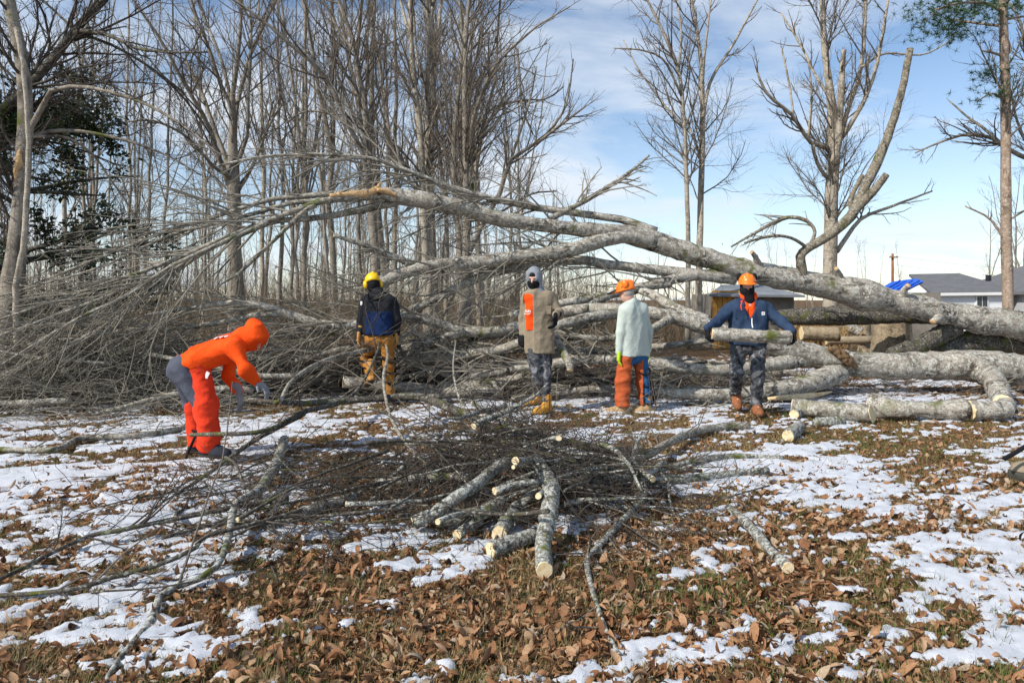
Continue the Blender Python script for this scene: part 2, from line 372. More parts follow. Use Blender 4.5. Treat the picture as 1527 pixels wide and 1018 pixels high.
def ground_top(x, y):
    s = sstep(-0.012, 0.030, snow_raw(x, y)); return ground_z(x, y) + s * (0.014 + 0.016 * fbm2(x * 9, y * 9, 31, 3)), s
rl = np.random.default_rng(21)
def leaf_field(name, n, ymin, ymax, ns, power, keep_snow, smin=0.04, smax=0.14):
    x, y = scatter(n, rl, ymin, ymax, 1.2, power)
    z, s = ground_top(x, y); cl = fbm2(x * 1.3, y * 1.3, 77, 3)
    sr_ = snow_raw(x, y); pk = np.where(s < 0.5, 1.0, keep_snow * np.clip(1 - sr_ * 7, 0.2, 1)) * (0.45 + 0.9 * cl)
    k = rl.uniform(0, 1, n) < pk; x, y, z, s = x[k], y[k], z[k], s[k]; n = len(x)
    size = (smin + (smax - smin) * rl.beta(1.2, 1.9, n)) * np.where(s > 0.5, 0.8, 1.0)
    V = leaf_verts(n, rl, ns, size); R = rotmats(n, rl, 0.42)
    V = np.einsum('nij,nkj->nki', R, V); V[:, :, 2] -= V[:, :, 2].min(1, keepdims=True)
    V[:, :, 0] += x[:, None]; V[:, :, 1] += y[:, None]; V[:, :, 2] += (z - 0.006 + rl.uniform(0, 0.018, n) * (s < 0.5))[:, None]
    return V, y, np.clip(rl.normal(0.5, 0.27, n), 0, 1), x
def leaves_to_mesh(name, V, tint, ns):
    n, k, _ = V.shape; q = (leaf_quads(ns)[None] + (np.arange(n) * k)[:, None, None]).reshape(-1, 4)
    return mesh_np(name, V.reshape(-1, 3), q, None, M_LEAF, True, {'tint': np.repeat(tint, k)})
V1, y1, t1, x1 = leaf_field('near', 36000, 2.2, 6.2, 5, 1.5, 0.40)
vis = np.argsort(np.where(np.abs(x1) < y1 * 0.75, np.where(y1 > 2.7, y1, 99), 99))[:300]
rest = np.setdiff1d(np.arange(len(y1)), vis)
link('leaf_litter', leaves_to_mesh('leaf_litter', V1[rest], t1[rest], 5), GROUND, kind='stuff')
V2, y2, t2, x2 = leaf_field('far', 42000, 6.0, 17, 3, 1.6, 0.75, 0.05, 0.13)
link('leaf_litter', leaves_to_mesh('leaf_litter', V2, t2, 3), GROUND, kind='stuff')
V3, y3, t3, x3 = leaf_field('crumbs', 26000, 2.3, 9.5, 3, 1.6, 0.5, 0.018, 0.05)       # broken bits between the whole leaves
link('leaf_litter', leaves_to_mesh('leaf_litter', V3, t3 * 0.8, 3), GROUND, kind='stuff')
for i in vis:                                                                # the 300 nearest leaves one by one
    c = V1[i].mean(0)
    link('leaf', leaves_to_mesh('leaf', (V1[i] - c)[None], t1[i:i + 1], 5), GROUND, loc=c)
# short winter grass between the leaves
def grass_field(n, ymin, ymax, power):
    x, y = scatter(n, rl, ymin, ymax, 1.0, power); z, s = ground_top(x, y)
    k = (rl.uniform(0, 1, n) < np.where(s < 0.5, fbm2(x * 1.9, y * 1.9, 91, 3) * 1.8 - 0.28, 0.03)); x, y, z = x[k], y[k], z[k]; n = len(x); nb = 6
    ang = rl.uniform(0, 6.28, (n, nb)); h = rl.uniform(0.02, 0.06, (n, nb)); le = rl.uniform(0.2, 1.2, (n, nb)); wd = 0.0022
    bx = x[:, None] + rl.normal(0, 0.02, (n, nb)); by = y[:, None] + rl.normal(0, 0.02, (n, nb))
    V = np.zeros((n, nb, 3, 3)); ox, oy = np.cos(ang), np.sin(ang)
    V[..., 0, 0] = bx - oy * wd; V[..., 0, 1] = by + ox * wd; V[..., 1, 0] = bx + oy * wd; V[..., 1, 1] = by - ox * wd
    V[..., 2, 0] = bx + ox * h * le; V[..., 2, 1] = by + oy * h * le; V[..., 0, 2] = V[..., 1, 2] = z[:, None] - 0.004; V[..., 2, 2] = z[:, None] + h
    V = V.reshape(-1, 3); T = np.arange(len(V)).reshape(-1, 3); tint = np.repeat(np.clip(fbm2(x * 0.9, y * 0.9, 95, 2) + rl.normal(0, 0.25, n), 0, 1), nb * 3)
    return V, T, tint
gm, gt_, gb_ = mat_base('winter_grass', 0.8, 0.2)
ga = N(gt_, 'ShaderNodeAttribute'); ga.attribute_name = 'tint'
gt_.links.new(ramp(gt_, ga.outputs['Fac'], [(0.25, (0.30, 0.235, 0.12)), (0.55, (0.20, 0.17, 0.07)), (0.8, (0.085, 0.125, 0.028))]).outputs[0], gb_.inputs['Base Color'])
gV, gT, gA = grass_field(55000, 2.3, 10, 1.6)
link('grass', mesh_np('grass', gV, None, gT, gm, False, {'tint': gA}), label='short tan and green winter grass between fallen leaves', cat='grass', kind='stuff')
# ------------------------------------------------------------------ standing trees
def limb_set(limbs, D, K, rng, jit=0.0, rs=1.0):
    """traced limbs [(px, py, r_px[, dD]) ...] at distance D -> arrays (M,K,3),(M,K)"""
    PP, RR = [], []
    for L in limbs:
        a = np.array([[*P(q[0], q[1], D + (q[3] if len(q) > 3 else 0)), q[2] * rs / FPX * (D + (q[3] if len(q) > 3 else 0))] for q in L])
        s = spline(a, K)
        if jit: s[1:-1, :3] += rng.normal(0, 1, (K - 2, 3)) * s[1:-1, 3:4] * jit
        PP.append(s[:, :3]); RR.append(s[:, 3])
    return np.array(PP), np.array(RR)
def twig_levels(mb, PP, RR, rng, spec, m=0):
    """spec: list of dicts for spawn; each level grows from the one before; returns the arrays of every level"""
    cur = (PP, RR); lv = []
    for sp in spec:
        sp = dict(sp); S = sp.pop('S', 3); n = sp.pop('n'); src = sp.pop('src', None)
        base = cur if src is None else (PP, RR)
        c = spawn(base[0], base[1], n, rng, **sp); mb.add(*tubes(c[0], c[1], S)[:2], None, m); cur = c; lv.append(c)
    return lv
def hero_tree(name, label, D, trunk, limbs, spec, bark_m, twig_m, seed, base_px, group=None, cat='tree', limb_K=12, rs=0.6, ts=None):
    rng = np.random.default_rng(seed); ts = ts or rs
    base = P(base_px, HY, D); base[2] = float(ground_z(base[0], base[1]))
    t = thing(name, label, cat, base, group)
    gy = HY + CAMH * FPX / D + 4                                 # every stem starts in the ground
    for L in trunk:
        if L[0][1] < gy and L[0][1] > 430: L.insert(0, (L[0][0] + (L[0][0] - L[1][0]) * 0.3, gy, L[0][2] * 1.3, *(L[0][3:])))
    TP, TR = limb_set(trunk, D, 22, rng, 0.06, ts); mb = MB(); V, Q, T = tubes(TP - base, TR, 12, True, 0.06, rng); mb.add(V, Q, T)
    link('trunk', mb.build('trunk', bark_m), t)
    if limbs:
        LP, LR = limb_set(limbs, D, limb_K, rng, 0.12, rs)
        for i in range(len(LP)):
            V, Q, T = tubes(LP[i:i + 1] - base, LR[i:i + 1], 8, True, 0.05, rng); mb = MB(); mb.add(V, Q, T); link('limb', mb.build('limb', bark_m), t)
    else: LP, LR = limb_set(trunk, D, limb_K, rng, 0.0, rs)
    if trunk and limbs:
        TP2, TR2 = limb_set(trunk, D, limb_K, rng, 0.0, rs); sel = slice(0, len(TP2))
        AP = np.concatenate([LP, TP2[sel]]); AR = np.concatenate([LR, TR2[sel]])
    else: AP, AR = LP, LR
    mb = MB(); twig_levels(mb, AP - base, AR, rng, spec)
    link('crown', mb.build('crown', twig_m), t)
    return t
UP = (0, 0, 0.12)
def crown_spec(n1, n2, n3, l1=(0.25, 0.55), t0=0.35, up=0.12):
    return [dict(n=n1, S=5, K=6, ang=(0.4, 0.95), length=l1, t0=t0, trop=(0, 0, up), wig=0.13, rf=0.5, rmin=0.008, rmax=0.026),
            dict(n=n2, S=4, K=5, ang=(0.4, 1.0), length=(0.3, 0.65), t0=0.15, trop=(0, 0, up * 0.5), wig=0.16, rf=0.55, rmin=0.005, rmax=0.010),
            dict(n=n3, S=3, K=4, ang=(0.4, 1.0), length=(0.35, 0.8), t0=0.1, trop=(0, 0, 0.05), wig=0.2, rf=0.6, rmin=0.003, rmax=0.005)]
# big spreading tree in the wood
hero_tree('bare_tree', 'big bare tree whose limbs fan out from one thick trunk in the wood', 19,
    [[(353, 462, 19), (351, 400, 17), (350, 330, 16), (349, 282, 16), (348, 245, 13), (347, 187, 9), (346, 157, 7), (348, 137, 6), (355, 81, 5), (359, 30, 4), (362, -60, 3)]],
    [[(346, 285, 9), (331, 245, 7, -.3), (311, 187, 6, -.6), (292, 155, 5, -.9), (265, 108, 4.5, -1.2), (240, 60, 4, -1.5), (205, 10, 3, -1.8), (170, -40, 2, -2)],
     [(346, 270, 8), (336, 236, 6, .3), (316, 182, 5, .5), (297, 130, 4.5, .8), (275, 88, 3.5, 1)],
     [(347, 225, 7), (347, 172, 5, -.2), (326, 118, 5, -.4), (311, 71, 4, -.6), (292, 22, 3.5, -.8), (270, -50, 2.5, -1)],
     [(346, 190, 6), (342, 137, 5, .3), (331, 93, 4, .5), (319, 61, 3.5, .7), (299, 12, 3, .9), (285, -40, 2)],
     [(349, 200, 7), (353, 157, 5, .3), (365, 110, 5, .5), (383, 59, 4, .8), (412, 0, 3, 1), (440, -60, 2, 1.2)],
     [(351, 250, 7), (368, 205, 4.5, -.4), (370, 140, 4, -.6), (374, 60, 3.5, -.6), (372, -20, 2)],
     [(348, 265, 6), (318, 248, 4, -.8), (280, 205, 3.5, -1.4), (230, 180, 3, -1.8), (190, 182, 2.2, -2.2)],
     [(352, 290, 6), (380, 240, 4, .8), (400, 190, 3, 1.2), (425, 150, 2.4, 1.5)]],
    crown_spec(103, 588, 2850), M_TREE, M_TWIG, 31, 353)
hero_tree('bare_tree', 'bare tree with one long limb arching over to the left of its upright stem', 17.5,
    [[(561, 470, 13), (560, 400, 12), (556, 330, 11), (550, 260, 10), (546, 172, 8), (532, 98, 7), (530, 70, 6), (508, 10, 5), (490, -50, 3)]],
    [[(552, 290, 8), (542, 233, 7, -.3), (525, 196, 6.5, -.6), (495, 133, 6, -1), (481, 108, 5.5, -1.2), (456, 86, 5, -1.4), (429, 64, 4.5, -1.6), (395, 34, 4, -1.8), (343, -4, 3, -2), (300, -30, 2, -2)],
     [(531, 85, 5), (540, 0, 4), (546, -60, 3)], [(531, 80, 4), (505, 45, 3.5, .4), (482, 0, 3, .6), (455, -50, 2)],
     [(546, 172, 5), (520, 118, 3.5, .7), (500, 88, 3, 1), (488, 84, 2)],
     [(520, 190, 4), (498, 172, 3), (470, 166, 2.6), (450, 168, 2.2), (425, 185, 1.8)]],
    crown_spec(80, 420, 1900), M_TREE, M_TWIG, 32, 561)
hero_tree('bare_tree', 'tall pale twin-stemmed tree rising straight in the middle of the wood', 16,
    [[(637, 500, 11), (636, 440, 10.5), (634, 360, 9.5), (630, 295, 8.5), (627, 206, 8), (618, 127, 7), (613, 59, 6.5), (611, -60, 5)],
     [(639, 495, 10), (640, 400, 9), (637, 289, 8, .3), (638, 206, 7, .3), (637, 133, 6, .3), (641, 59, 5.5, .3), (648, -40, 4, .3)]],
    [[(614, 65, 5), (605, 30, 4, .3), (597, 0, 3.5, .5), (588, -50, 3)], [(638, 210, 3), (652, 160, 2.5), (672, 120, 2), (690, 70, 1.5)],
     [(630, 300, 3), (600, 250, 2.4, -.6), (585, 190, 2, -.9)], [(637, 140, 3.5, .3), (622, 90, 3, .8), (618, 30, 2.4, 1), (612, -40, 2)]],
    crown_spec(57, 336, 1520, (0.15, 0.32), 0.4), M_PALE, M_TWIG, 33, 638)
hero_tree('bare_tree', 'bare tree at the wood edge with limbs sweeping out to the right', 15.5,
    [[(697, 480, 10), (696, 400, 9.5), (695, 295, 8), (694, 206, 7), (693, 118, 6), (695, 59, 5), (702, -40, 3.5)],
     [(690, 470, 9), (686, 380, 8, .4), (678, 283, 7, .4), (677, 206, 6, .4), (683, 141, 5.5, .4), (692, 59, 5, .4), (706, -40, 3.5, .4)]],
    [[(697, 250, 6), (703, 189, 5), (721, 133, 4.5, -.4), (745, 88, 4, -.7), (762, 74, 3.4, -.9), (800, 40, 2.6, -1), (850, 10, 1.8, -1.2)],
     [(698, 380, 7), (722, 330, 6), (745, 289, 6, -.2), (762, 239, 5, -.4), (795, 217, 4.2, -.5), (833, 189, 3.4, -.6), (874, 158, 2, -.7)],
     [(740, 300, 5), (756, 255, 4), (774, 200, 3.5), (790, 150, 2.6), (800, 100, 2)],
     [(812, 204, 3, -.5), (839, 168, 2.8, -.5), (849, 133, 2.4, -.5), (855, 88, 1.4, -.5)],
     [(700, 300, 5), (714, 230, 5, .5), (722, 180, 4, .7), (738, 120, 3.5, 1), (742, 50, 3, 1.1), (750, -40, 2)],
     [(695, 220, 4), (730, 165, 3, .9), (780, 150, 2.4, 1.2), (815, 148, 2, 1.4), (840, 130, 1.4, 1.5)],
     [(720, 140, 3.4), (765, 62, 3), (774, 110, 3.4), (780, 165, 2.4), (795, 200, 1.6)],
     [(700, 330, 4), (740, 320, 3, .6), (790, 290, 2.4, .9), (830, 285, 1.8, 1.1)]],
    crown_spec(126, 672, 3230, (0.25, 0.5), 0.3), M_TREE, M_TWIG, 34, 694)
hero_tree('bare_tree', 'slim bare tree with two close stems standing alone against open sky', 21,
    [[(1026, 480, 7), (1026, 400, 6.5), (1026, 350, 6), (1022, 225, 5.5), (1017, 140, 5), (1010, 100, 4.5), (990, 50, 4), (965, 0, 3), (945, -40, 2)],
     [(1041, 480, 9), (1043, 380, 8), (1045, 300, 7.5, .4), (1047, 200, 6.5, .4), (1047, 120, 5.5, .4), (1040, 50, 4.5, .4), (1028, -20, 3, .4)]],
    [[(1048, 175, 4), (1058, 125, 4, .6), (1075, 95, 3.5, .9), (1100, 55, 3, 1.2), (1132, -5, 2, 1.5)],
     [(1017, 145, 3.4), (990, 90, 2.8, -.5), (955, 75, 2.2, -.8), (915, 72, 1.5, -1)],
     [(1020, 190, 3), (985, 150, 2.4, .7), (950, 100, 2, 1), (930, 60, 1.4, 1.2)],
     [(1047, 130, 3.6, .4), (1052, 70, 3), (1060, 0, 2.2)], [(1012, 105, 3), (1016, 50, 2.6), (1010, 0, 2)],
     [(1046, 240, 3, .4), (1028, 190, 2.4, .8), (1015, 160, 1.8, 1.2)]],
    crown_spec(92, 475, 1900, (0.15, 0.38), 0.4), M_PALE, M_TWIG, 35, 1034)
hero_tree('bare_tree', 'large bare tree with knobbly pruned limbs behind the thick end of the fallen trunk', 20,
    [[(1238, 478, 15), (1238, 411, 13.5), (1240, 300, 12), (1243, 240, 11.5), (1240, 150, 8), (1230, 75, 6), (1225, -30, 4)],
     [(1243, 245, 9, -.2), (1250, 210, 7, -.2), (1255, 125, 6, -.2), (1258, 75, 4, -.2)]],
    [[(1250, 215, 6), (1268, 150, 5.5, .4), (1285, 100, 5, .6), (1291, 0, 4, .8), (1293, -50, 3)],
     [(1252, 210, 6), (1275, 175, 5.5, -.4), (1293, 140, 5, -.6), (1310, 85, 4.2, -.9), (1326, -10, 3, -1.1)],
     [(1236, 222, 6), (1218, 216, 5.5, -.5), (1205, 208, 5, -.8), (1180, 170, 4.5, -1.2), (1160, 155, 4, -1.4), (1140, 135, 3.5, -1.6), (1127, 100, 2.4, -1.8)],
     [(1236, 268, 5), (1222, 250, 4.5, -.3), (1215, 232, 4, -.5), (1212, 216, 4, -.7)],
     [(1248, 375, 6), (1268, 345, 5, .5), (1285, 325, 4.5, .8), (1330, 308, 3.5, 1.1), (1390, 285, 2, 1.5)],
     [(1240, 150, 4), (1215, 110, 3.4, .6), (1190, 60, 3, 1), (1165, 20, 2, 1.4)],
     [(1183, 172, 3, -1.2), (1176, 120, 2.6, -1), (1165, 70, 2, -.8)], [(1205, 208, 3), (1210, 140, 2.4), (1205, 90, 1.8)],
     [(1286, 100, 3), (1320, 80, 2.6), (1375, 82, 2), (1420, 60, 1.4)]],
    crown_spec(114, 588, 2470, (0.15, 0.42), 0.3), M_PALE, M_TWIG, 36, 1238, rs=.62, ts=.78)
# left foreground tree with a leaning second stem, vine and torn bark
LT = hero_tree('bare_tree', 'straight grey tree with torn bark beside the glossy evergreen', 10,
    [[(8, 585, 30), (14, 470, 26), (24, 380, 21), (32, 290, 17), (37, 200, 16), (37, 140, 15), (28, 70, 14), (16, 10, 13), (4, -60, 11)]],
    [[(36, 262, 9), (42, 200, 7), (70, 150, 6, -.2), (80, 134, 5, -.3), (130, 130, 4.5, -.5), (200, 148, 4, -.7), (262, 180, 3, -.9), (330, 232, 2, -1.2)],
     [(38, 215, 6), (60, 198, 5, .2), (110, 195, 4.5, .3), (180, 207, 4, .4), (250, 232, 2.6, .5), (300, 262, 1.8, .5)],
     [(45, 204, 4), (100, 205, 3.5, .5), (140, 232, 3, .8), (165, 268, 2.6, 1), (200, 320, 2, 1.2), (215, 360, 1.4, 1.3)]],
    crown_spec(41, 237, 1140, (0.15, 0.4), 0.3), M_TREE, M_TWIGD, 37, 8, cat='tree', limb_K=14, rs=.6, ts=.62)
def extra_tube(parent, name, pts, D, m, S=8, n=30, wob=0.08, seed=1):
    rng = np.random.default_rng(seed); PP, RR = limb_set([pts], D, n, rng, 0.15); base = np.array(parent.location)
    V, Q, T = tubes(PP - base, RR, S, True, wob, rng); mb = MB(); mb.add(V, Q, T); return link(name, mb.build(name, m), parent)
extra_tube(LT, 'vine', [(24, 42, 3.4, -.2), (32, 80, 3, -.25), (38, 140, 3, -.3), (43, 220, 3, -.25), (39, 300, 3.4, -.3), (37, 350, 3.4, -.35), (24, 430, 4, -.4), (26, 520, 4, -.4)], 9.7, M_PALE, 8, 34, 0.1, 3)['label'] = 'pale woody vine running down the trunk'
w = extra_tube(LT, 'torn_bark', [(31, 222, 2), (30, 232, 5, -.0), (27, 248, 5.5, -.02), (24, 270, 2, -.0)], 9.93, M_RAW, 9, 10, 0.15, 5); w['label'] = 'bare orange wood where the bark tore off'
hero_tree('bare_tree', 'dark slanting tree crossing behind the straight grey tree', 11.5,
    [[(-150, 560, 20), (-110, 340, 18), (-50, 215, 15), (0, 168, 13), (55, 117, 11), (110, 48, 10), (155, 0, 8.5), (200, -50, 6)]],
    [[(108, 50, 6), (125, 46, 5.5, -.2), (160, 52, 5, -.4), (205, 72, 4, -.7), (250, 78, 3, -.9), (310, 78, 2, -1)],
     [(112, 52, 4.5), (150, 60, 4, .3), (200, 85, 3.4, .6), (255, 125, 3, .9), (300, 180, 2.4, 1.2), (330, 230, 1.6, 1.4)],
     [(105, 55, 3.5), (140, 110, 2.8, -.3), (180, 135, 2.4, -.5), (220, 155, 2, -.7)],
     [(110, 45, 3.6), (85, 20, 3, .4), (50, -10, 2.4, .6)], [(60, 112, 4), (30, 60, 3), (10, 0, 2)]],
    crown_spec(80, 461, 2470, (0.2, 0.5), 0.35, 0.02), M_DARKB, M_TWIGD, 38, -150)
# pine by the house, and the bare tree whose branch reaches in behind it
pine = hero_tree('pine_tree', 'tall straight pine with bare trunk in front of the white house', 17,
    [[(1504, 500, 11), (1503, 440, 10.5), (1500, 300, 10), (1500, 200, 9.5), (1499, 120, 9), (1497, 60, 8.5), (1495, 0, 8), (1494, -80, 7)]],
    [[(1501, 365, 3.4), (1487, 340, 3), (1470, 322, 2.4), (1440, 308, 1.8)], [(1500, 95, 4), (1490, 82, 3), (1465, 76, 2)],
     [(1498, 85, 3.4), (1506, 75, 3), (1503, 60, 2.4)], [(1497, 20, 4), (1470, 5, 3.4, -.5), (1430, 5, 2.6, -1), (1395, 15, 1.8, -1.4)],
     [(1497, 40, 3.4), (1460, 35, 2.8, .5), (1420, 30, 2, 1)], [(1500, 150, 2.4), (1480, 140, 2, -.3), (1462, 148, 1.4, -.5)],
     [(1495, -20, 4), (1440, -20, 3, -.5), (1385, -8, 2, -1)], [(1497, 30, 3), (1530, 25, 2.4, .3), (1560, 30, 2, .5)]],
    crown_spec(29, 125, 304, (0.15, 0.35), 0.5), M_PINE, M_TWIG, 39, 1504, cat='tree', rs=.65, ts=.68)
needle_m = simple('pine_needles', (0.045, 0.085, 0.028), 0.6, 0.4, 3)
def needles(parent, clumps, seed):
    rng = np.random.default_rng(seed); base = np.array(parent.location); out = []
    for (px, py, D, n, s) in clumps:
        c = P(px, py, D) - base; tp = c + rng.normal(0, 1, (n, 3)) * np.array([s, s, s * 0.45])
        k = 16; d = unit(rng.normal(0, 1, (n, k, 3)) + np.array([0, 0, 0.25])); a = np.repeat(tp[:, None], k, 1); L = rng.uniform(0.10, 0.2, (n, k, 1))
        sd = unit(np.cross(d, rng.normal(0, 1, (n, k, 3)))) * 0.006
        out.append(np.stack([a - sd, a + sd, a + d * L], 2).reshape(-1, 3))
    V = np.concatenate(out); link('needles', mesh_np('needles', V, None, np.arange(len(V)).reshape(-1, 3), needle_m, False), parent)
needles(pine, [(1400, 12, 16, 67, 0.38), (1425, 28, 16.2, 82, 0.41), (1445, 5, 16.5, 82, 0.41), (1465, 25, 17, 60, 0.41), (1395, 45, 16.5, 45, 0.30), (1430, 52, 17, 45, 0.27),
    (1480, 110, 17, 52, 0.27), (1482, 140, 16.8, 45, 0.30), (1515, 15, 17, 45, 0.34), (1410, -10, 16, 75, 0.47), (1470, -15, 17, 90, 0.54)], 5)
hero_tree('bare_tree', 'bare tree whose long drooping branch reaches behind the pine', 18,
    [[(1640, 500, 13), (1620, 380, 12), (1600, 290, 11), (1590, 200, 9), (1585, 60, 7), (1580, -60, 5)]],
    [[(1600, 285, 8), (1560, 250, 7), (1527, 235, 6), (1500, 220, 5.5), (1480, 206, 5), (1440, 201, 4), (1400, 213, 2.6), (1365, 228, 1.6)],
     [(1490, 212, 4), (1465, 190, 3.5, .4), (1440, 172, 2.6, .7), (1415, 150, 1.6, .9)], [(1545, 242, 4), (1520, 190, 3), (1505, 130, 2.4, .8)],
     [(1590, 200, 5), (1540, 120, 4), (1520, 30, 3), (1500, 0, 2.4)], [(1598, 330, 4), (1545, 310, 3), (1500, 330, 2.2)]],
    crown_spec(92, 475, 1900, (0.15, 0.4), 0.4), M_TREE, M_TWIG, 40, 1640)

# evergreen with glossy leaves at the left edge
def evergreen():
    rng = np.random.default_rng(50); base = P(-20, HY, 13); base[2] = 0
    t = thing('magnolia_tree', 'dark glossy-leaved evergreen behind the torn-bark tree', 'tree', base)
    pts = [(-20, 566, 12), (10, 430, 10), (30, 300, 8), (25, 150, 3)]
    PP, RR = limb_set([pts], 13, 14, rng, 0.1); mb = MB(); V, Q, T = tubes(PP - base, RR, 9, True, 0.05, rng); mb.add(V, Q, T); link('trunk', mb.build('trunk', M_DARKB), t)
    b1 = spawn(PP, RR, 44, rng, ang=(1.0, 1.5), length=(0.42, 0.68), K=7, t0=0.12, wig=0.08, trop=(0.05, 0, -0.02), rf=0.5)
    b2 = spawn(b1[0], b1[1], 200, rng, ang=(0.5, 1.0), length=(0.35, 0.6), K=5, t0=0.2, wig=0.12, rf=0.6)
    b3 = spawn(b2[0], b2[1], 900, rng, ang=(0.4, 1.0), length=(0.4, 0.8), K=4, t0=0.2, wig=0.2, rf=0.6, rmin=0.004)
    mb = MB()
    for b, S in ((b1, 6), (b2, 4), (b3, 3)): mb.add(*tubes(b[0] - base, b[1], S)[:2])
    link('branches', mb.build('branches', M_DARKB), t)
    n = 17000; src = b3[0].reshape(-1, 3); p = src[rng.integers(0, len(src), n)] + rng.normal(0, 0.09, (n, 3)) - base
    V = leaf_verts(n, rng, 3, rng.uniform(0.13, 0.24, n)) * np.array([1, 1.1, 0.6]); R = rotmats(n, rng, 0.75)
    V = np.einsum('nij,nkj->nki', R, V) + p[:, None]
    q = (leaf_quads(3)[None] + (np.arange(n) * 9)[:, None, None]).reshape(-1, 4)
    m, tt, bb = mat_base('glossy_leaf', 0.32, 0.45); a = N(tt, 'ShaderNodeAttribute'); a.attribute_name = 'tint'
    tt.links.new(ramp(tt, a.outputs['Fac'], [(0.1, (0.012, 0.026, 0.009)), (0.6, (0.028, 0.055, 0.015)), (0.9, (0.06, 0.085, 0.02)), (1.0, (0.13, 0.08, 0.03))]).outputs[0], bb.inputs['Base Color'])
    link('crown', mesh_np('crown', V.reshape(-1, 3), q, None, m, True, {'tint': np.repeat(rng.uniform(0, 1, n), 9)}), t)
evergreen()

# the wood behind: eight grown trees, copied
def proto(seed, H, r, lean, nl, bm, fork=False):
    rng = np.random.default_rng(seed)
    zs = np.linspace(0, H, 16); wv = np.cumsum(rng.normal(0, 0.035, (16, 2)), 0) * H / 16 * 1.6
    T1 = np.stack([wv[:, 0] + lean * (zs / H) ** 1.4 * H * 0.12, wv[:, 1], zs - 0.1], 1); TR = r * (1 - 0.82 * (zs / H)) * (1 + 0.5 * np.exp(-zs / 0.35))
    PP, RR = T1[None], TR[None] * 0.68
    if fork:
        k = 5; f = T1.copy(); z0 = zs[k]; f[:, 0] += 0.2 * np.maximum(zs - z0, 0) * rng.choice([-1, 1]) * 0.8; f[:, 1] += 0.12 * np.maximum(zs - z0, 0)
        f2 = spline(f[k:], 16); PP = np.concatenate([PP, f2[None]]); RR = np.concatenate([RR, (np.linspace(TR[k] * 0.58, TR[-1] * .68, 16))[None]])
    mb = MB(); V, Q, T = tubes(PP, RR, 9, False, 0.05, rng); mb.add(V, Q)
    b1 = spawn(PP, RR, nl, rng, ang=(0.35, 0.75), length=(0.16, 0.36), K=8, t0=0.22, trop=(0, 0, 0.10), wig=0.09, rf=0.5, rmin=0.010, rmax=0.045)
    mb.add(*tubes(b1[0], b1[1], 6)[:2]); trunk = mb.build('trunk', bm)
    mb = MB(); b2 = spawn(b1[0], b1[1], nl * 5, rng, ang=(0.4, 0.9), length=(0.3, 0.6), K=5, t0=0.2, trop=(0, 0, 0.05), wig=0.13, rf=0.55, rmin=0.005, rmax=0.012)
    mb.add(*tubes(b2[0], b2[1], 4)[:2])
    b3 = spawn(np.concatenate([b2[0]]), b2[1], nl * 24, rng, ang=(0.4, 1.0), length=(0.4, 0.8), K=4, t0=0.1, trop=(0, 0, 0.03), wig=0.18, rf=0.6, rmin=0.0035, rmax=0.006)
    mb.add(*tubes(b3[0], b3[1], 3)[:2]); return trunk, mb.build('crown', M_TWIG)
PROTO = [proto(100 + i, H, r, ln, nl, bm, fk) for i, (H, r, ln, nl, bm, fk) in enumerate([(17, .17, .3, 20, M_TREE, True), (15, .12, -.5, 16, M_TREE, False), (19, .20, .2, 22, M_TREE, True),
    (14, .095, .6, 14, M_PALE, False), (16, .13, -.2, 16, M_TREE, True), (12, .07, .3, 12, M_TREE, False), (18, .15, .8, 18, M_PALE, False), (11, .06, -.6, 10, M_TREE, False)])]
rw = np.random.default_rng(404)
PLABEL = ['grey forked tree in the bare wood behind the fallen crown', 'slim brown tree in the bare wood behind the fallen crown', 'stout forked brown tree in the bare wood behind the fallen crown', 'thin pale tree in the bare wood behind the fallen crown',
          'medium forked tree in the bare wood behind the fallen crown', 'sapling with brown bark in the bare wood behind the fallen crown', 'tall pale leaning tree in the bare wood behind the fallen crown', 'thin leaning sapling in the bare wood behind the fallen crown']
def stand(pi, px, D, sc=1.0):
    x = (px - CX) / FPX * D; t = thing('forest_tree', PLABEL[pi], 'tree', (x, D, float(ground_z(x, D)) - 0.05), 'trees of the bare wood')
    t.rotation_euler = (0, 0, rw.uniform(0, 6.28)); t.scale = (sc, sc, sc * rw.uniform(0.9, 1.12))
    for nm, me in zip(('trunk', 'crown'), PROTO[pi]): link(nm, me, t)
for px, D, pi, sc in [(455, 21, 4, 1.0), (590, 19, 4, .95), (575, 21, 0, 1.0), (668, 19, 1, 1.0), (715, 18, 1, 1.05), (500, 23, 2, .9), (420, 24, 1, 1.1), (610, 22, 6, 1.0), (725, 23, 6, 1.0),
    (655, 24, 2, 1.0), (390, 26, 6, 1.0), (300, 24, 3, 1.1), (255, 22, 5, 1.2), (215, 25, 1, 1.0), (180, 21, 3, 1.0), (140, 24, 4, .9), (110, 19, 5, 1.2), (80, 26, 6, 1.0), (535, 24, 1, 1.0), (765, 25, 3, 1.0)]: stand(pi, px, D, sc)
for i in range(44):
    D = rw.uniform(24, 48); px = rw.uniform(-180, 800); stand(int(rw.integers(0, 8)), px, D, rw.uniform(0.8, 1.15))
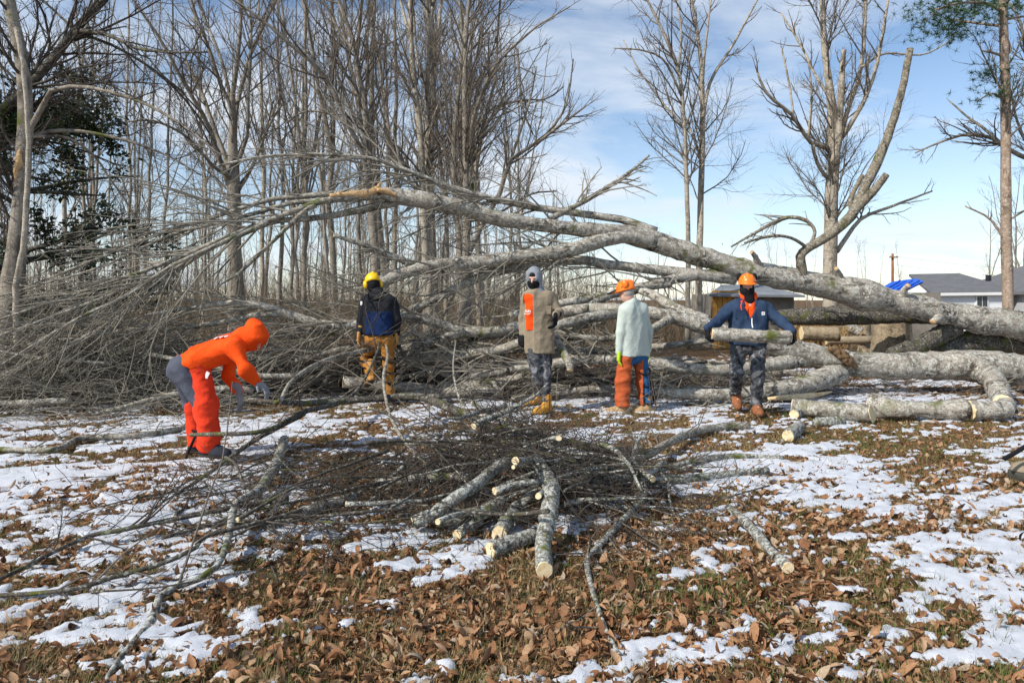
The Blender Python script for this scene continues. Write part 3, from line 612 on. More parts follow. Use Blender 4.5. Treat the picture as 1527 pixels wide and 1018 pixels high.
for px, D, pi, sc in [(830, 46, 3, .55), (930, 50, 5, .55), (1095, 52, 1, .5), (1145, 48, 5, .62), (1180, 44, 7, .62), (1210, 50, 3, .5), (1275, 46, 5, .58), (1310, 52, 3, .5), (1345, 60, 1, .55), (1475, 55, 4, .75), (1515, 48, 2, .68), (1535, 40, 0, .62), (1290, 58, 4, .5), (1160, 56, 4, .5), (980, 60, 2, .5)]:
    x = (px - CX) / FPX * D; t = thing('bare_tree', 'low bare tree far behind the fallen trunk near the houses', 'tree', (x, D, float(ground_z(x, D)) - 0.05), 'far bare trees by the houses')
    t.rotation_euler = (0, 0, rw.uniform(0, 6.28)); t.scale = (sc, sc, sc * 0.85)
    for nm, me in zip(('trunk', 'crown'), PROTO[pi]): link(nm, me, t)
# far-off wood that reads as one mass, and the thicket of thin stems at its foot
def far_wood():
    rng = np.random.default_rng(9); mb = MB(); n = 320
    D = rng.uniform(48, 100, n); px = rng.uniform(-250, 900, n); px[:60] = rng.uniform(880, 1250, 60)
    x = (px - CX) / FPX * D; H = rng.uniform(8, 15, n); H[:60] *= 0.35; K = 7
    z = np.linspace(0, 1, K); Pt = np.zeros((n, K, 3)); Pt[..., 0] = x[:, None] + np.cumsum(rng.normal(0, 0.12, (n, K)), 1); Pt[..., 1] = D[:, None]; Pt[..., 2] = z * H[:, None] - 0.6
    R = rng.uniform(0.035, 0.10, n)[:, None] * np.linspace(1, 0.25, K); mb.add(*tubes(Pt, R, 5)[:2])
    b = spawn(Pt, R, 4200, rng, ang=(0.35, 0.8), length=(0.12, 0.35), K=4, t0=0.2, trop=(0, 0, .12), wig=0.12, rf=0.5, rmin=0.015); mb.add(*tubes(b[0], b[1], 3)[:2])
    c = spawn(b[0], b[1], 9000, rng, ang=(0.4, 0.9), length=(0.4, 0.8), K=3, t0=0.1, trop=(0, 0, .1), wig=0.15, rf=0.6, rmin=0.010); mb.add(*tubes(c[0], c[1], 3)[:2])
    link('far_wood', mb.build('far_wood', M_TREE), label='far bare wood seen between the nearer trunks', cat='woodland', kind='stuff')
    mb = MB(); n = 9500; D = rng.uniform(15.5, 46, n); px = rng.uniform(-200, 900, n); px[:1900] = rng.uniform(880, 1330, 1900); D[:1900] = rng.uniform(24, 42, 1900)
    x = (px - CX) / FPX * D; H = rng.uniform(0.5, 2.4, n) * (1 + 0.9 * sstep(26, 40, D)); H[:1900] = rng.uniform(.5, 2.2, 1900); K = 4; d = unit(np.stack([rng.normal(0, 0.32, n), rng.normal(0, 0.32, n), np.ones(n)], 1))
    Pt = np.zeros((n, K, 3)); Pt[:, 0] = np.stack([x, D, ground_z(x, D) - 0.02], 1)
    for k in range(1, K): d = unit(d + rng.normal(0, 0.17, (n, 3))); Pt[:, k] = Pt[:, k - 1] + d * (H / (K - 1))[:, None]
    R = rng.uniform(0.005, 0.013, n)[:, None] * np.linspace(1, 0.4, K); mb.add(*tubes(Pt, R, 3)[:2])
    b = spawn(Pt, R, 20000, rng, ang=(0.4, 1.0), length=(0.3, 0.7), K=3, t0=0.2, wig=0.2, rf=0.7, rmin=0.004); mb.add(*tubes(b[0], b[1], 3)[:2])
    link('thicket', mb.build('thicket', simple('thicket_stems', (0.19, 0.145, 0.095), 0.9, 0.45, 0.8)), label='tangle of thin brown undergrowth at the foot of the wood', cat='undergrowth', kind='stuff')
    n = 9000; D = rng.uniform(20, 44, n); px = np.where(rng.uniform(0, 1, n) < .6, rng.choice([110, 250, 460, 690, 740, 830, 955, 1085], n) + rng.normal(0, 26, n), rng.uniform(-100, 900, n)); x = (px - CX) / FPX * D
    V = leaf_verts(n, rng, 3, rng.uniform(0.05, 0.13, n)); V = np.einsum('nij,nkj->nki', rotmats(n, rng, 0.8), V) + np.stack([x, D, rng.gamma(2.0, 0.55, n)], 1)[:, None]
    q = (leaf_quads(3)[None] + (np.arange(n) * 9)[:, None, None]).reshape(-1, 4)
    link('evergreen_undergrowth', mesh_np('evergreen_undergrowth', V.reshape(-1, 3), q, None, simple('undergrowth_leaf', (0.07, 0.085, 0.035), 0.7, 0.5, 0.5), True), label='scattered dull green undergrowth leaves among the far trunks', cat='undergrowth', kind='stuff')
far_wood()
# ------------------------------------------------------------------ fallen trees, loose branches, cut logs
def tube_mesh(name, pts, m, n=40, S=12, wob=0.07, seed=1, base=None, cut=(None, None), rough=0.10):
    """pts rows x,y,z,r (metres) -> a bark tube with capped ends; cut: material of each end cap"""
    rng = np.random.default_rng(seed); s = spline(np.asarray(pts, float), n)
    k = max(2, n // 5); lump_ = np.interp(np.arange(n), np.linspace(0, n - 1, k), rng.normal(0, 1, k)) * rough * 0.5
    s[:, 3] *= 1 + lump_; base = s[0, :3] if base is None else base
    s[1:-1, :3] += rng.normal(0, 1, (n - 2, 3)) * s[1:-1, 3:4] * 0.035
    th = np.arange(S) * 2 * math.pi / S
    V, Q, T = tubes(s[None, :, :3] - base, s[None, :, 3], S, True, wob, rng)
    mb = MB(); mats = [m]; nT = len(T) // 2; ring = V[:n * S]
    mb.add(V, Q, None)
    mb.n -= len(V)
    mb.T.append(T + mb.n); tm = np.zeros(len(T), int)
    for e in (0, 1):
        if cut[e] is not None:
            if cut[e] not in mats: mats.append(cut[e])
            tm[e * nT:(e + 1) * nT] = mats.index(cut[e])
    mb.tm.append(tm); mb.n += len(V)
    me = mb.build(name, mats)
    return me, base, s
def end_disc(parent, base, s, e, m, name='cut_face'):
    """slightly proud sawn face with rings of its own on end e (0 start, 1 end) of a log"""
    c = s[0 if e == 0 else -1, :3]; d = unit((s[0, :3] - s[1, :3]) if e == 0 else (s[-1, :3] - s[-2, :3])); r = s[0 if e == 0 else -1, 3] * 0.97
    u = unit(np.cross(d, np.array([0.13, 0.21, 0.97]))); v = np.cross(d, u); S = 18; th = np.arange(S) * 2 * math.pi / S; rg = np.random.default_rng(int(abs(c[0] * 1000)))
    rr = r * (1 + 0.05 * rg.standard_normal(S)); ring = np.cos(th)[:, None] * u + np.sin(th)[:, None] * v
    V = np.vstack([c - d * 0.004 + ring * rr[:, None], c + d * 0.006 + ring * rr[:, None] * 0.97, [c + d * 0.007]]) - base
    q = [[i, (i + 1) % S, S + (i + 1) % S, S + i] for i in range(S)]; t = [[2 * S, S + i, S + (i + 1) % S] for i in range(S)]
    return link(name, mesh_np(name, V, q, t, m, False), parent)
def px_pts(L, D=None):
    """rows (px,py,r_px,D) or with D given (px,py,r_px[,dD])"""
    o = []
    for q in L:
        d = q[3] if D is None else D + (q[3] if len(q) > 3 else 0)
        o.append([*P(q[0], q[1], d), q[2] / FPX * d])
    return np.array(o)
def ring_mat():
    m, t, b = mat_base('sawn_face', 0.75, 0.2); p = objpos(t)
    n = noise(t, 26, 4, 0.6, p); n2 = noise(t, 90, 3, 0.6, p)
    c = ramp(t, n.outputs[0], [(0.32, (0.56, 0.40, 0.20)), (0.5, (0.78, 0.63, 0.38)), (0.72, (0.88, 0.76, 0.52))]).outputs[0]
    t.links.new(c, b.inputs['Base Color']); bump(t, b, n2.outputs[0], 0.5, 0.003); return m
M_SAWN = ring_mat()
SAG = (0, 0, -0.05)
# --- the great fallen tree: trunk, its stems and limbs, its twigs
ftrunk = px_pts([(1660, 514, 27, 13.3), (1527, 487, 23, 13.1), (1450, 475, 22, 13.0), (1380, 460, 20, 12.9), (1300, 442, 19, 12.8), (1200, 421, 18.5, 12.6), (1100, 400, 18, 12.4), (1040, 381, 17, 12.3), (985, 364, 15, 12.2), (935, 352, 12.5, 12.1)])
FT = thing('fallen_tree', 'huge fallen tree arching over the workers with pale lichen-covered bark', 'fallen tree', (float(ftrunk[0, 0]), float(ftrunk[0, 1]), 0.0))
fb = np.array(FT.location); LIMBS = []
def flimb(L, m=M_TRUNK, S=12, n=44, seed=1, name='limb', cut=(None, None), keep=True, par=FT, bs=fb, K=16):
    pts = px_pts(L); me, _, s = tube_mesh(name, pts, m, n, S, 0.05, seed, bs, cut); o = link(name, me, par)
    if keep: LIMBS.append(spline(s, K))
    return o
def add_trunk():
    me, _, s = tube_mesh('trunk', ftrunk, M_TRUNK, 90, 22, 0.07, 3, fb, (None, None), 0.2); link('trunk', me, FT)
add_trunk()
for k_, (px_, py_, dx_, dy_, rr_) in enumerate([(1255, 414, -8, -14, 4), (1130, 388, -9, -12, 4.5), (1345, 437, 10, -12, 5), (1062, 396, -12, 16, 5), (1405, 470, -14, 10, 6)]):
    d0 = 12.75 if px_ > 1200 else 12.4; q_ = px_pts([(px_, py_ + 6, rr_ * 1.5, d0 - .02), (px_ + dx_ * .4, py_ + dy_ * .4, rr_, d0 - .14), (px_ + dx_, py_ + dy_, rr_ * .75, d0 - .24)]); link('stub', tube_mesh('stub', q_, M_TRUNK, 10, 9, .12, 300 + k_, fb, (None, M_RAW))[0], FT)
FL = [
 ([(985, 360, 14, 12.2), (940, 349, 12.5, 12.0), (880, 343, 11, 11.8), (800, 335, 11, 11.6), (740, 325, 11, 11.4), (700, 313, 11.5, 11.3), (650, 302, 12, 11.1), (600, 294, 12, 11.0), (572, 291, 12, 10.9)], 0),
 ([(975, 361, 13, 12.1), (935, 353, 11.5, 11.9), (890, 361, 12, 11.7), (850, 373, 12, 11.5), (780, 382, 12, 11.3), (700, 392, 11.5, 11.1), (640, 398, 11, 10.9), (600, 407, 11.5, 10.8), (545, 431, 12, 10.7)], 1),
 ([(978, 346, 8, 12.2), (930, 329, 6.5, 12.2), (860, 318, 6, 12.1), (790, 308, 5.5, 12), (720, 293, 5, 11.8), (660, 275, 4.5, 11.6), (600, 252, 4, 11.4), (560, 238, 3.4, 11.3), (500, 231, 3, 11.1), (400, 233, 2.6, 10.8), (325, 247, 2, 10.5)], 0),
 ([(815, 329, 4.5, 11.7), (870, 301, 4, 12), (905, 280, 3.4, 12.2), (940, 256, 2.4, 12.4), (968, 232, 1.5, 12.6)], 0),
 ([(1095, 412, 11, 12.4), (1040, 409, 10, 12.2), (980, 403, 9.5, 12.1), (910, 395, 8.5, 11.9), (865, 388, 8, 11.8), (800, 393, 8, 11.6), (740, 405, 8, 11.4), (690, 425, 8, 11.2), (640, 450, 7.5, 11), (596, 469, 7.5, 10.9), (540, 488, 6, 10.8), (470, 500, 5, 10.6)], 0),
 ([(1095, 418, 9, 12.4), (1030, 412, 8.5, 12.1), (965, 427, 9, 11.7), (905, 440, 8, 11.4), (840, 452, 7, 11.2), (760, 470, 6, 11)], 0),
 ([(590, 301, 9, 11), (512, 318, 7, 10.7), (460, 326, 6, 10.5), (407, 331, 5.5, 10.3), (355, 352, 5, 10.1), (302, 376, 4.5, 9.9), (250, 405, 4, 9.7), (150, 445, 3, 9.4), (0, 500, 2, 9), (-80, 525, 1.4, 8.8)], 0),
 ([(582, 290, 9, 10.9), (486, 299, 7, 10.5), (454, 309, 6, 10.4), (394, 331, 5.5, 10.2), (329, 357, 5, 10), (250, 391, 4, 9.8), (130, 432, 3, 9.4), (0, 476, 2.2, 9.1), (-70, 500, 1.5, 9)], 0),
 ([(575, 288, 8, 10.9), (520, 287, 6, 10.9), (460, 292, 5.5, 10.8), (407, 297, 5, 10.7), (355, 312, 4.5, 10.6), (302, 329, 4, 10.5), (250, 344, 3.4, 10.4), (130, 392, 2.6, 10.2), (0, 443, 1.8, 10)], 0),
 ([(470, 306, 5, 10.4), (454, 315, 4.6, 10.3), (428, 339, 4.2, 10.2), (407, 360, 4, 10.1), (376, 389, 3.6, 10), (355, 408, 3.2, 9.9), (329, 424, 2, 9.8)], 1),
 ([(480, 300, 5.5, 10.7), (433, 303, 5, 10.6), (381, 318, 4.5, 10.5), (302, 338, 3.6, 10.3), (250, 352, 3, 10.2), (150, 398, 2.4, 9.9), (40, 430, 1.8, 9.7), (-60, 460, 1.2, 9.6)], 0),
 ([(400, 331, 4.5, 10.2), (330, 362, 4, 9.9), (250, 400, 3.4, 9.6), (190, 440, 3, 9.4), (110, 478, 2.6, 9.2), (0, 545, 2, 9)], 0),
 ([(330, 360, 4, 10), (270, 400, 3.6, 9.8), (180, 470, 3.4, 9.5), (100, 515, 3, 9.3), (0, 560, 2.4, 9.1)], 0),
 ([(628, 399, 8, 10.9), (590, 384, 7, 10.7), (545, 366, 5.5, 10.5), (497, 351, 3.4, 10.3)], 1),
 ([(735, 300, 3.4, 11.9), (700, 305, 3.4, 11.7), (640, 290, 3, 11.4), (590, 262, 2.4, 11.3), (540, 256, 2, 11.2), (480, 290, 1.6, 11.1)], 0),
]
for i, (L, c) in enumerate(FL):
    if i >= 6: L = [(q[0], q[1], q[2] * .75, q[3]) for q in L]
    elif i in (1, 4, 5): L = [(q[0], q[1], q[2] * .85, q[3]) for q in L]
    flimb(L, M_TRUNK if L[0][2] > 7 else M_LIMB, 14 if L[0][2] > 8 else 9, 46, 60 + i, cut=(None, M_SAWN if c else None))
M_UPR = bark('mossy_limb_bark', (0.20, 0.165, 0.12), (0.06, 0.048, 0.036), (0.36, 0.35, 0.29), 0.4, 1.6, 0.2, 0.012, (4, 4, 2))
flimb([(1196, 424, 8, 12.5), (1195, 400, 7, 12.45), (1194, 382, 6.8, 12.4), (1203, 371, 6.8, 12.4), (1240, 348, 7, 12.4), (1272, 318, 7.5, 12.4), (1290, 278, 7, 12.45), (1308, 242, 6.5, 12.5), (1330, 186, 5.5, 12.5), (1346, 130, 5, 12.55), (1357, 73, 4.4, 12.6)], M_UPR, 12, 60, 90, 'upright_limb', (None, M_LIMB), False)
flimb([(1276, 312, 6.5, 12.4), (1295, 293, 6, 12.3), (1310, 276, 5.5, 12.25), (1322, 260, 5, 12.2)], M_UPR, 10, 16, 91, 'limb', (None, M_SAWN), False)
flimb([(1272, 318, 4, 12.4), (1268, 300, 3.6, 12.6), (1282, 268, 3.4, 12.7), (1288, 262, 3, 12.7)], M_UPR, 9, 16, 92, 'limb', (None, None), False)
flimb([(1205, 372, 3, 12.4), (1215, 345, 2.6, 12.6), (1200, 328, 3, 12.7), (1170, 325, 2.6, 12.8), (1130, 345, 2.2, 12.9), (1090, 368, 1.2, 13)], M_UPR, 8, 26, 93)
flimb([(1205, 370, 2.6, 12.4), (1180, 355, 2.2, 12.2), (1150, 352, 2.5, 12.1), (1110, 362, 1.4, 12)], M_UPR, 8, 26, 94)
# torn wood on top of the break
sp = px_pts([(492, 292, 3, 10.5), (520, 290, 4, 10.6), (545, 289, 5, 10.7), (560, 283, 4.5, 10.75), (566, 276, 2.5, 10.8), (569, 271, .6, 10.8)])
link('splinter', tube_mesh('splinter', sp, M_RAW, 18, 8, 0.25, 12, fb)[0], FT)
sp = px_pts([(562, 284, 3, 10.7), (575, 285, 4, 10.75), (592, 292, 3, 10.8)]); link('splinter', tube_mesh('splinter', sp, M_RAW, 10, 8, 0.2, 13, fb)[0], FT)
# dark trunk lying under the great one at the right
for i, L in enumerate([[(1250, 473, 14, 14.4), (1330, 472, 15, 14.2), (1200, 470, 12, 14.5)][:0] or [(1150, 474, 11, 14.6), (1200, 472, 13, 14.5), (1290, 470, 14, 14.3), (1360, 468, 15, 14), (1420, 470, 15, 13.6)],
      [(1330, 530, 12, 12.8), (1365, 517, 13, 12.9), (1400, 500, 14, 13), (1425, 486, 14, 13.05)], [(1400, 528, 16, 13.2), (1440, 512, 18, 13.3), (1500, 508, 20, 13.4), (1600, 515, 22, 13.5)]]):
    flimb(L, M_DARKB, 13, 34, 95 + i, 'limb', keep=False)
LP = np.array(LIMBS); rf_ = np.random.default_rng(61); mb = MB()
lv = twig_levels(mb, LP[:, :, :3] - fb, LP[:, :, 3], rf_, [dict(n=330, S=5, K=7, ang=(0.3, 0.8), length=(0.18, 0.5), t0=0.25, trop=(-0.04, -0.01, -0.03), wig=0.10, rf=0.5, rmin=0.006, rmax=0.02, zmin=-0.02),
    dict(n=1300, S=4, K=5, ang=(0.35, 0.9), length=(0.3, 0.7), t0=0.15, trop=(0, 0, -0.02), wig=0.14, rf=0.6, rmin=0.0035, rmax=0.008, zmin=-0.02),
    dict(n=3200, S=3, K=4, ang=(0.4, 0.9), length=(0.35, 0.8), t0=0.1, trop=(0, 0, 0), wig=0.18, rf=0.7, rmin=0.0025, rmax=0.004, zmin=-0.02)])
link('twigs', mb.build('twigs', M_TWIGP), FT)

# --- second fallen trunk, low down, with the crooked branch that carries it
t2 = px_pts([(1660, 556, 27, 11.3), (1527, 553, 26, 11.2), (1450, 546, 27, 11.1), (1380, 545, 26, 11.1), (1320, 546, 25, 11.05), (1270, 541, 23, 11), (1210, 529, 20, 10.9), (1150, 515, 18, 10.8), (1100, 501, 16, 10.7), (1056, 488, 15, 10.7), (997, 471, 13.5, 10.7), (940, 463, 11, 10.8), (880, 461, 9.5, 10.9), (835, 466, 8, 11), (790, 482, 7.5, 11), (740, 494, 8, 10.9), (688, 494, 8.5, 10.8), (649, 480, 8.5, 10.7), (610, 473, 9, 10.6), (531, 484, 9, 10.5), (478, 484, 8.5, 10.4), (426, 467, 8, 10.3), (385, 455, 7, 10.2), (330, 452, 5, 10.1), (270, 462, 4, 10), (220, 470, 2.6, 9.9)])
T2 = thing('fallen_tree', 'second fallen tree lying low with pitted grey trunk and a torn knot', 'fallen tree', (float(t2[1, 0]), float(t2[1, 1]), 0.0)); tb = np.array(T2.location)
me, _, s2 = tube_mesh('trunk', t2 * np.array([1, 1, 1, .88]), M_TRUNK, 130, 20, 0.07, 21, tb, (None, None), .18); link('trunk', me, T2)
L2 = []
for i, L in enumerate([
    [(1250, 556, 17, 10.9), (1205, 572, 15, 10.4), (1150, 583, 13, 10.1), (1080, 588, 9, 9.9), (1000, 586, 7, 9.8), (930, 578, 5, 9.7)],
    [(1462, 552, 17, 11), (1480, 564, 15.5, 10.4), (1489, 583, 14.5, 9.7), (1496, 603, 14, 9.15)],
    [(1200, 535, 12, 10.9), (1140, 545, 10, 10.5), (1060, 552, 9, 10.2), (960, 540, 8.5, 10.1), (880, 535, 7, 10.2), (800, 545, 6, 10.2), (700, 560, 5, 10)],
    [(930, 466, 9, 10.8), (880, 474, 9, 10.5), (836, 484, 8, 10.3), (800, 500, 7.5, 10.2), (750, 520, 7.5, 10.4), (700, 528, 8, 10.6), (636, 532, 8, 10.7), (570, 536, 6, 10.8), (480, 527, 5, 10.6), (400, 520, 3.5, 10.3)],
    [(1056, 480, 10, 10.8), (1010, 462, 9, 11), (975, 440, 7, 11.3), (950, 432, 5, 11.5)],
    [(790, 482, 7, 10.7), (815, 492, 7, 10.0), (830, 508, 6.5, 9.4), (848, 540, 6, 9.0), (850, 552, 4.5, 8.9)],
    [(690, 494, 7, 10.7), (650, 508, 6, 10.4), (590, 520, 5, 10.6), (520, 519, 4, 10.5), (440, 538, 3, 10.3)],
    [(430, 468, 5, 10.3), (380, 470, 4.5, 10.2), (300, 485, 4, 10.1), (200, 492, 3.4, 10), (100, 505, 2.6, 9.8), (0, 520, 1.8, 9.7)],
    [(870, 462, 6, 10.8), (900, 445, 6, 11.1), (940, 432, 5, 11.4), (1000, 425, 4, 11.7)],
    [(1000, 475, 7, 10.6), (960, 495, 6, 10.3), (900, 505, 5, 10.1), (850, 500, 4, 10)]]):
    me, _, s = tube_mesh('limb', px_pts(L), M_TRUNK if L[0][2] > 9 else M_LIMB, 40, 13, 0.07, 130 + i, tb, (None, M_SAWN if i in (1, 5) else None)); link('limb', me, T2); L2.append(spline(s, 14))
kn = px_pts([(1236, 518, 3, 10.72), (1250, 525, 6, 10.74), (1264, 536, 6.5, 10.74), (1276, 548, 3, 10.75)]); link('torn_knot', tube_mesh('torn_knot', kn, simple('torn_heartwood', (.17, .105, .055), .85, .5, 18, .8), 22, 12, 0.45, 4, tb)[0], T2, label='splintered orange-brown knot')
kn = px_pts([(1145, 594, 2, 9.75), (1180, 592, 4.5, 9.8), (1215, 589, 4, 9.95), (1240, 584, 1, 10.1)]); link('torn_strip', tube_mesh('torn_strip', kn, M_CUT, 14, 8, 0.2, 5, tb)[0], T2, label='strip of bare yellow wood')
L2 = np.array(L2); L2 = np.concatenate([L2, spline(s2[60:], 14)[None]]); mb = MB()
twig_levels(mb, L2[:, :, :3] - tb, L2[:, :, 3], rf_, [dict(n=210, S=5, K=7, ang=(0.3, 0.9), length=(0.15, 0.42), t0=0.3, trop=(-0.05, -0.02, -0.03), wig=0.10, rf=0.5, rmin=0.006, rmax=0.018, zmin=0.02),
    dict(n=800, S=4, K=5, ang=(0.35, 0.9), length=(0.3, 0.7), t0=0.15, wig=0.14, rf=0.6, rmin=0.0035, rmax=0.008, zmin=0.01),
    dict(n=1800, S=3, K=4, ang=(0.4, 0.9), length=(0.35, 0.8), t0=0.1, wig=0.18, rf=0.7, rmin=0.0025, rmax=0.004, zmin=0.01)])
link('twigs', mb.build('twigs', M_TWIGP), T2)

# --- sawn logs lying about
def log(label, L, m=M_PILE, ends=(1, 1), S=14, n=26, seed=1, name='log', cat='log', group=None, twigs=0, rough=0.1, tm=None):
    """L rows px,py,r_px,z(height of the axis above ground)"""
    pts = []
    for (px, py, rp, z) in L:
        d = Dz(py, z); pts.append([*P(px, py, d), rp / FPX * d])
    me, base, s = tube_mesh(name, pts, m, n, S, 0.05, seed, None, (None, None), rough)
    o = link(name, me, None, label, cat, group, loc=base)
    for e in (0, 1):
        if ends[e]: end_disc(o, base, s, e, M_SAWN)
    if twigs:
        rng = np.random.default_rng(seed + 999); mb = MB(); q = spline(s, 12)
        twig_levels(mb, q[None, :, :3] - base, q[None, :, 3], rng, [dict(n=twigs, S=4, K=6, ang=(0.35, 0.95), length=(0.15, 0.42), t0=0.15, trop=(0, 0, 0.0), wig=0.14, rf=0.5, rmin=0.0025, rmax=0.008, zmin=0.012 - base[2]),
            dict(n=twigs * 4, S=3, K=5, ang=(0.4, 1.0), length=(0.3, 0.7), t0=0.15, wig=0.17, rf=0.6, rmin=0.0014, rmax=0.004, zmin=0.01 - base[2]),
            dict(n=twigs * 7, S=3, K=4, ang=(0.4, 1.0), length=(0.35, 0.8), t0=0.1, wig=0.2, rf=0.7, rmin=0.001, rmax=0.002, zmin=0.01 - base[2])])
        link('twigs', mb.build('twigs', tm or M_TWIG), o)
    return o
log('long mossy log sawn through in front of the second fallen trunk', [(1300, 606, 16, .15), (1340, 610, 15, .15), (1400, 611, 15.5, .15), (1437, 611, 14, .15)], M_TRUNK, seed=201, rough=.3)
log('short bent log under the crooked branch of the second fallen trunk', [(1444, 612, 14, .15), (1475, 612, 14.5, .15), (1495, 610, 14, .16), (1502, 603, 13, .2)], M_TRUNK, seed=202)
log('grey log in the snow ending at a short upright stub', [(1182, 606, 13, .13), (1220, 610, 13, .13), (1270, 614, 13, .13), (1300, 617, 14, .13)], M_LIMB, seed=203)
log('short round log with pale sawn face beside the log carrier', [(1184, 618, 7, .07), (1200, 614, 7, .07), (1215, 612, 6.5, .07)], M_PILE, seed=204)
log('short mossy log on snow with two pale sawn ends', [(1175, 650, 9, .075), (1184, 643, 9, .075), (1193, 636, 8.5, .075)], M_PILE, seed=205)
log('mossy log lying in the snow next to the sawn logs', [(1215, 629, 7, .06), (1240, 628, 7, .06), (1256, 627, 6, .06)], M_PILE, (0, 0), seed=206)
log('lone lichen-covered log with round sawn face among the leaves', [(1175, 846, 8.5, .045), (1150, 822, 8.5, .045), (1128, 796, 8, .045), (1107, 774, 7.5, .045), (1088, 758, 6.5, .045)], M_PILE, (1, 0), seed=207, rough=.2)
